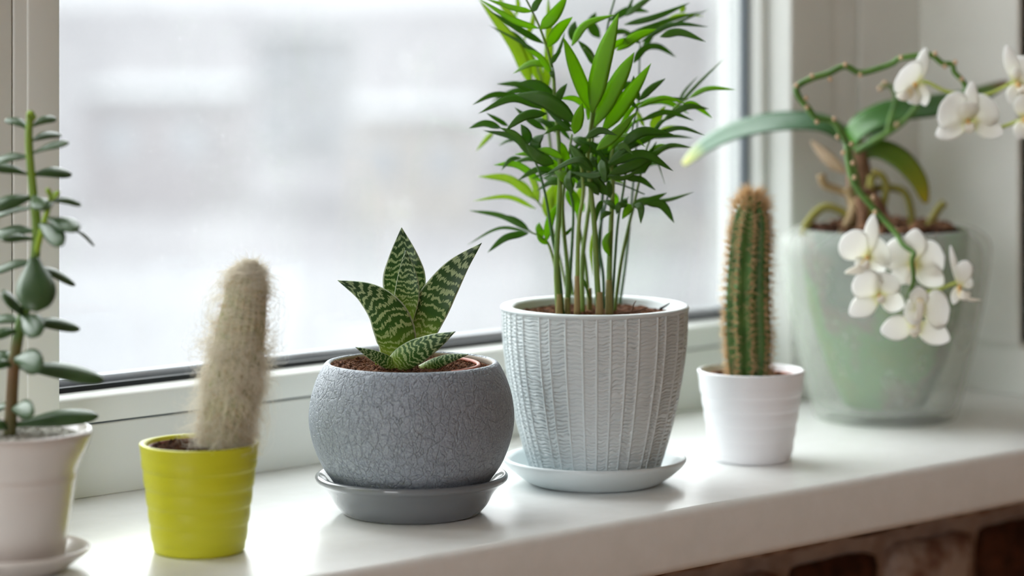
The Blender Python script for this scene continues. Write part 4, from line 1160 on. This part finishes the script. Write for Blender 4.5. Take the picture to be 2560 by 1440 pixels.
sp1 = tube_px('flower_spike', [(2474, 325, ZS), (2442, 297, ZS), (2432, 257, ZS), (2410, 232, ZS), (2415, 220, ZS), (2405, 200, ZS), (2386, 180, ZS), (2381, 161, ZS), (2356, 158, ZS), (2331, 139, ZS), (2305, 138, ZS), (2250, 146, ZS), (2232, 158, ZS), (2200, 170, ZS), (2150, 182, ZS), (2112, 166, ZS), (2070, 184, ZS), (2030, 196, ZS), (1994, 216, ZS), (1996, 240, ZS), (2020, 270, ZS), (2042, 296, ZS), (2082, 304, ZS), (2108, 340, ZS), (2120, 372, ZS + .03), (2134, 420, ZO - .06), (2150, 500, ZO - .01)], 6.5, M['spike'], orchid, bo, 150, 10, 9)
rsp = sp1.data  # spike thinner at the flowering end
sp2 = tube_px('flower_spike', [(2118, 362, ZS + .005), (2122, 410, ZS), (2134, 455, ZS - .005), (2162, 496, ZS - .008), (2202, 540, ZS - .01), (2240, 584, ZS - .018), (2258, 612, ZS - .026), (2284, 632, ZS - .034), (2280, 652, ZS - .038), (2284, 700, ZS - .040), (2270, 745, ZS - .036)], 9, M['spike'], orchid, bo, 70, 10, 5)
sp3 = tube_px('flower_spike', [(2140, 378, ZO - .02), (2190, 350, ZO - .03), (2250, 312, ZO - .03), (2288, 270, ZO - .03), (2302, 236, ZO - .035)], 8.5, M['spike'], orchid, bo, 26, 10, 6)
sp4 = tube_px('flower_spike', [(2215, 338, ZO - .03), (2228, 290, ZO - .03), (2238, 245, ZO - .03), (2225, 215, ZO - .03), (2200, 218, ZO - .03)], 6, M['spike'], orchid, bo, 22, 8, 5)
M['node'] = mat('node_bract', rgb(206, 178, 146), .7, .2)
def node(x, y, sp, Z):
    c = U(x, y, Z); s_ = 6.0 * Z / F
    V, Fc = lathe_data([(0.0001, -1.1), (.7, -.7), (1, 0), (.75, .65), (.3, 1.1), (0.0001, 1.3)], 10)
    V = V * s_ + c
    mesh_obj('node_bract', V, Fc, M['node'], sp, bo)
for x, y in ((2113, 162), (2150, 188), (2030, 190), (2075, 198), (1991, 214), (2015, 246), (2017, 268), (2085, 298), (2042, 305), (2094, 342), (2252, 144), (2338, 134), (2362, 166), (2388, 156), (2404, 198), (2128, 360)):
    node(x, y, sp1, ZS - .002)
for x, y in ((2108, 382), (2132, 408), (2136, 444), (2183, 494), (2188, 530), (2240, 574)):
    node(x, y, sp2, ZS - .012)
node(2242, 312, sp3, ZO - .034); node(2212, 208, sp4, ZO - .032); node(2200, 222, sp4, ZO - .032)
mp = mat('orchid_petal', rgb(250, 250, 250), .5, .3); t = NT(mp)
tcn = t.n('TexCoord'); s_ = t.n('SeparateXYZ'); t.l(tcn.outputs['UV'], s_.inputs[0])
cr = t.ramp(s_.outputs['Y'], [(0, rgb(232, 232, 180)), (.26, rgb(250, 250, 244)), (1, rgb(252, 252, 252))]); t.l(cr, t.b.inputs['Base Color'])
add_translucent(t, .5, colsock=cr)
M['petal'] = mp
ml_ = mat('orchid_lip', rgb(246, 240, 214), .5, .3); t = NT(ml_)
tcn = t.n('TexCoord'); s_ = t.n('SeparateXYZ'); t.l(tcn.outputs['UV'], s_.inputs[0])
cr = t.ramp(s_.outputs['Y'], [(0, rgb(240, 204, 136)), (.14, rgb(248, 236, 200)), (.45, rgb(250, 248, 240))]); t.l(cr, t.b.inputs['Base Color']); add_translucent(t, .3, colsock=cr)
M['lip'] = ml_
def flower(Z, centre, petals, lips, pedicel=None, zt=-.006, lab=None):
    fl = bpy.data.objects.new('flower', None); fl.empty_display_size = .01
    scene.collection.objects.link(fl); fl.parent = orchid
    if lab: fl['label'] = lab
    cx, cy = centre
    for (bx, by2, tx, ty, wd, kind, dz) in petals:
        mid = ((bx + tx) / 2, (by2 + ty) / 2, Z + dz * .4 - .003)
        leaf_px('petal' if kind == 'r' else 'sepal', [(bx, by2, Z), mid, (tx, ty, Z + dz)], wd * 1.08, w_round if kind == 'r' else w_sepal, M['petal'], fl, bo, .10, -.06, 0, 16, 8, 0, .0008)
    for (bx, by2, mx_, my, tx, ty, wd) in lips:
        leaf_px('lip', [(bx, by2, Z - .003), (mx_, my, Z - .010), (tx, ty, Z - .008)], wd, w_sepal, M['lip'], fl, bo, .15, .15, .3, 12, 6, 0, .001)
    V, Fc = tube_data([U(cx, cy, Z), U(cx, cy + 3, Z - .005), U(cx + 1, cy + 9, Z - .009)], [4.5 * sO, 5.5 * sO, 2.5 * sO], 9)
    mesh_obj('column', V, Fc, M['lip'], fl, bo)
    if pedicel:
        P = [(x, y, Z + .004) for x, y in pedicel]
        tube_px('pedicel', P, 4.2, M['pedicel'], fl, bo, 14, 8, 5)
    return fl
flower(ZS - .012, (2288, 208), [(2292, 210, 2252, 178, 92, 'r', -.012), (2292, 215, 2258, 240, 74, 'r', -.004), (2296, 204, 2314, 120, 32, 's', .004), (2298, 206, 2314, 264, 36, 's', .004), (2290, 220, 2274, 258, 44, 's', 0)], [(2282, 222, 2262, 240, 2240, 238, 26)], [(2402, 234), (2360, 226), (2318, 206), (2296, 208)], lab='white orchid flower turned left on the upper spike')
flower(ZS - .02, (2420, 300), [(2425, 298, 2350, 262, 96, 'r', -.008), (2430, 296, 2488, 258, 82, 'r', .004), (2424, 298, 2430, 204, 36, 's', -.004), (2418, 306, 2340, 340, 50, 's', -.006), (2432, 306, 2508, 334, 50, 's', .004), (2425, 300, 2408, 256, 60, 's', -.008)], [(2422, 304, 2424, 318, 2424, 334, 26)], [(2474, 325), (2450, 316), (2428, 302)], lab='open white orchid flower facing front on the upper spike')
flower(ZS - .01, (2545, 208), [(2542, 205, 2516, 114, 34, 's', -.004), (2546, 208, 2585, 150, 84, 'r', .002), (2540, 208, 2526, 258, 32, 's', -.002), (2548, 212, 2590, 240, 80, 'r', .002), (2546, 200, 2538, 170, 22, 's', -.006)], [(2548, 214, 2556, 224, 2562, 236, 22)], [(2447, 240), (2490, 228), (2540, 200)], lab='white orchid flower cut by the right edge, upper')
flower(ZS - .012, (2560, 296), [(2558, 290, 2552, 238, 40, 's', -.004), (2560, 296, 2600, 270, 80, 'r', 0), (2558, 300, 2546, 348, 36, 's', -.004), (2562, 300, 2600, 330, 70, 'r', 0)], [(2562, 304, 2570, 312, 2578, 320, 22)], [(2474, 325), (2510, 316), (2556, 298)], lab='white orchid flower cut by the right edge, lower')
ZL = ZS - .026
flower(ZL + .004, (2168, 642), [(2168, 642, 2108, 590, 78, 'r', -.006), (2172, 640, 2184, 536, 36, 's', 0), (2174, 642, 2222, 620, 74, 'r', .004), (2170, 648, 2212, 676, 52, 's', .004), (2166, 646, 2140, 668, 34, 's', -.004)], [(2160, 656, 2150, 672, 2112, 682, 24), (2158, 650, 2164, 662, 2176, 668, 26)], [(2280, 655), (2240, 640), (2180, 642)], lab='white orchid flower at upper left of the lower spray')
flower(ZL + .006, (2284, 658), [(2282, 656, 2212, 618, 82, 'r', .004), (2288, 654, 2360, 640, 86, 'r', .004), (2284, 652, 2290, 572, 58, 's', .002), (2280, 662, 2232, 706, 52, 's', 0), (2290, 662, 2358, 712, 58, 's', 0)], [(2284, 664, 2276, 690, 2272, 712, 26)], None, lab='large white orchid flower seen from behind, in the lower spray')
flower(ZL - .002, (2198, 738), [(2198, 738, 2140, 690, 76, 'r', -.004), (2202, 736, 2228, 686, 70, 'r', .002), (2196, 734, 2184, 676, 34, 's', 0), (2194, 742, 2124, 786, 54, 's', -.004), (2204, 742, 2260, 766, 52, 's', .002)], [(2198, 740, 2202, 748, 2208, 758, 20)], None, lab='white orchid flower at left of the lower spray')
flower(ZL - .008, (2298, 768), [(2302, 776, 2374, 772, 92, 'r', 0), (2290, 776, 2262, 768, 58, 'r', .004), (2297, 768, 2297, 716, 46, 's', -.006), (2284, 812, 2202, 828, 58, 's', -.002), (2294, 814, 2374, 850, 56, 's', 0), (2290, 772, 2280, 812, 40, 's', -.012)], [(2299, 738, 2300, 770, 2292, 834, 20), (2290, 815, 2288, 830, 2292, 842, 28)], [(2272, 742), (2284, 752), (2296, 766)], lab='lowest white orchid flower with yellow throat')
flower(ZL, (2398, 716), [(2396, 712, 2376, 614, 16, 's', 0), (2398, 714, 2418, 652, 42, 'r', -.004), (2396, 716, 2384, 760, 24, 's', 0), (2404, 716, 2430, 700, 30, 'r', .004)], [(2396, 728, 2410, 738, 2424, 732, 26), (2406, 738, 2424, 748, 2454, 750, 9)], [(2284, 730), (2330, 728), (2392, 706)], lab='small white orchid flower in profile at right of the lower spray')
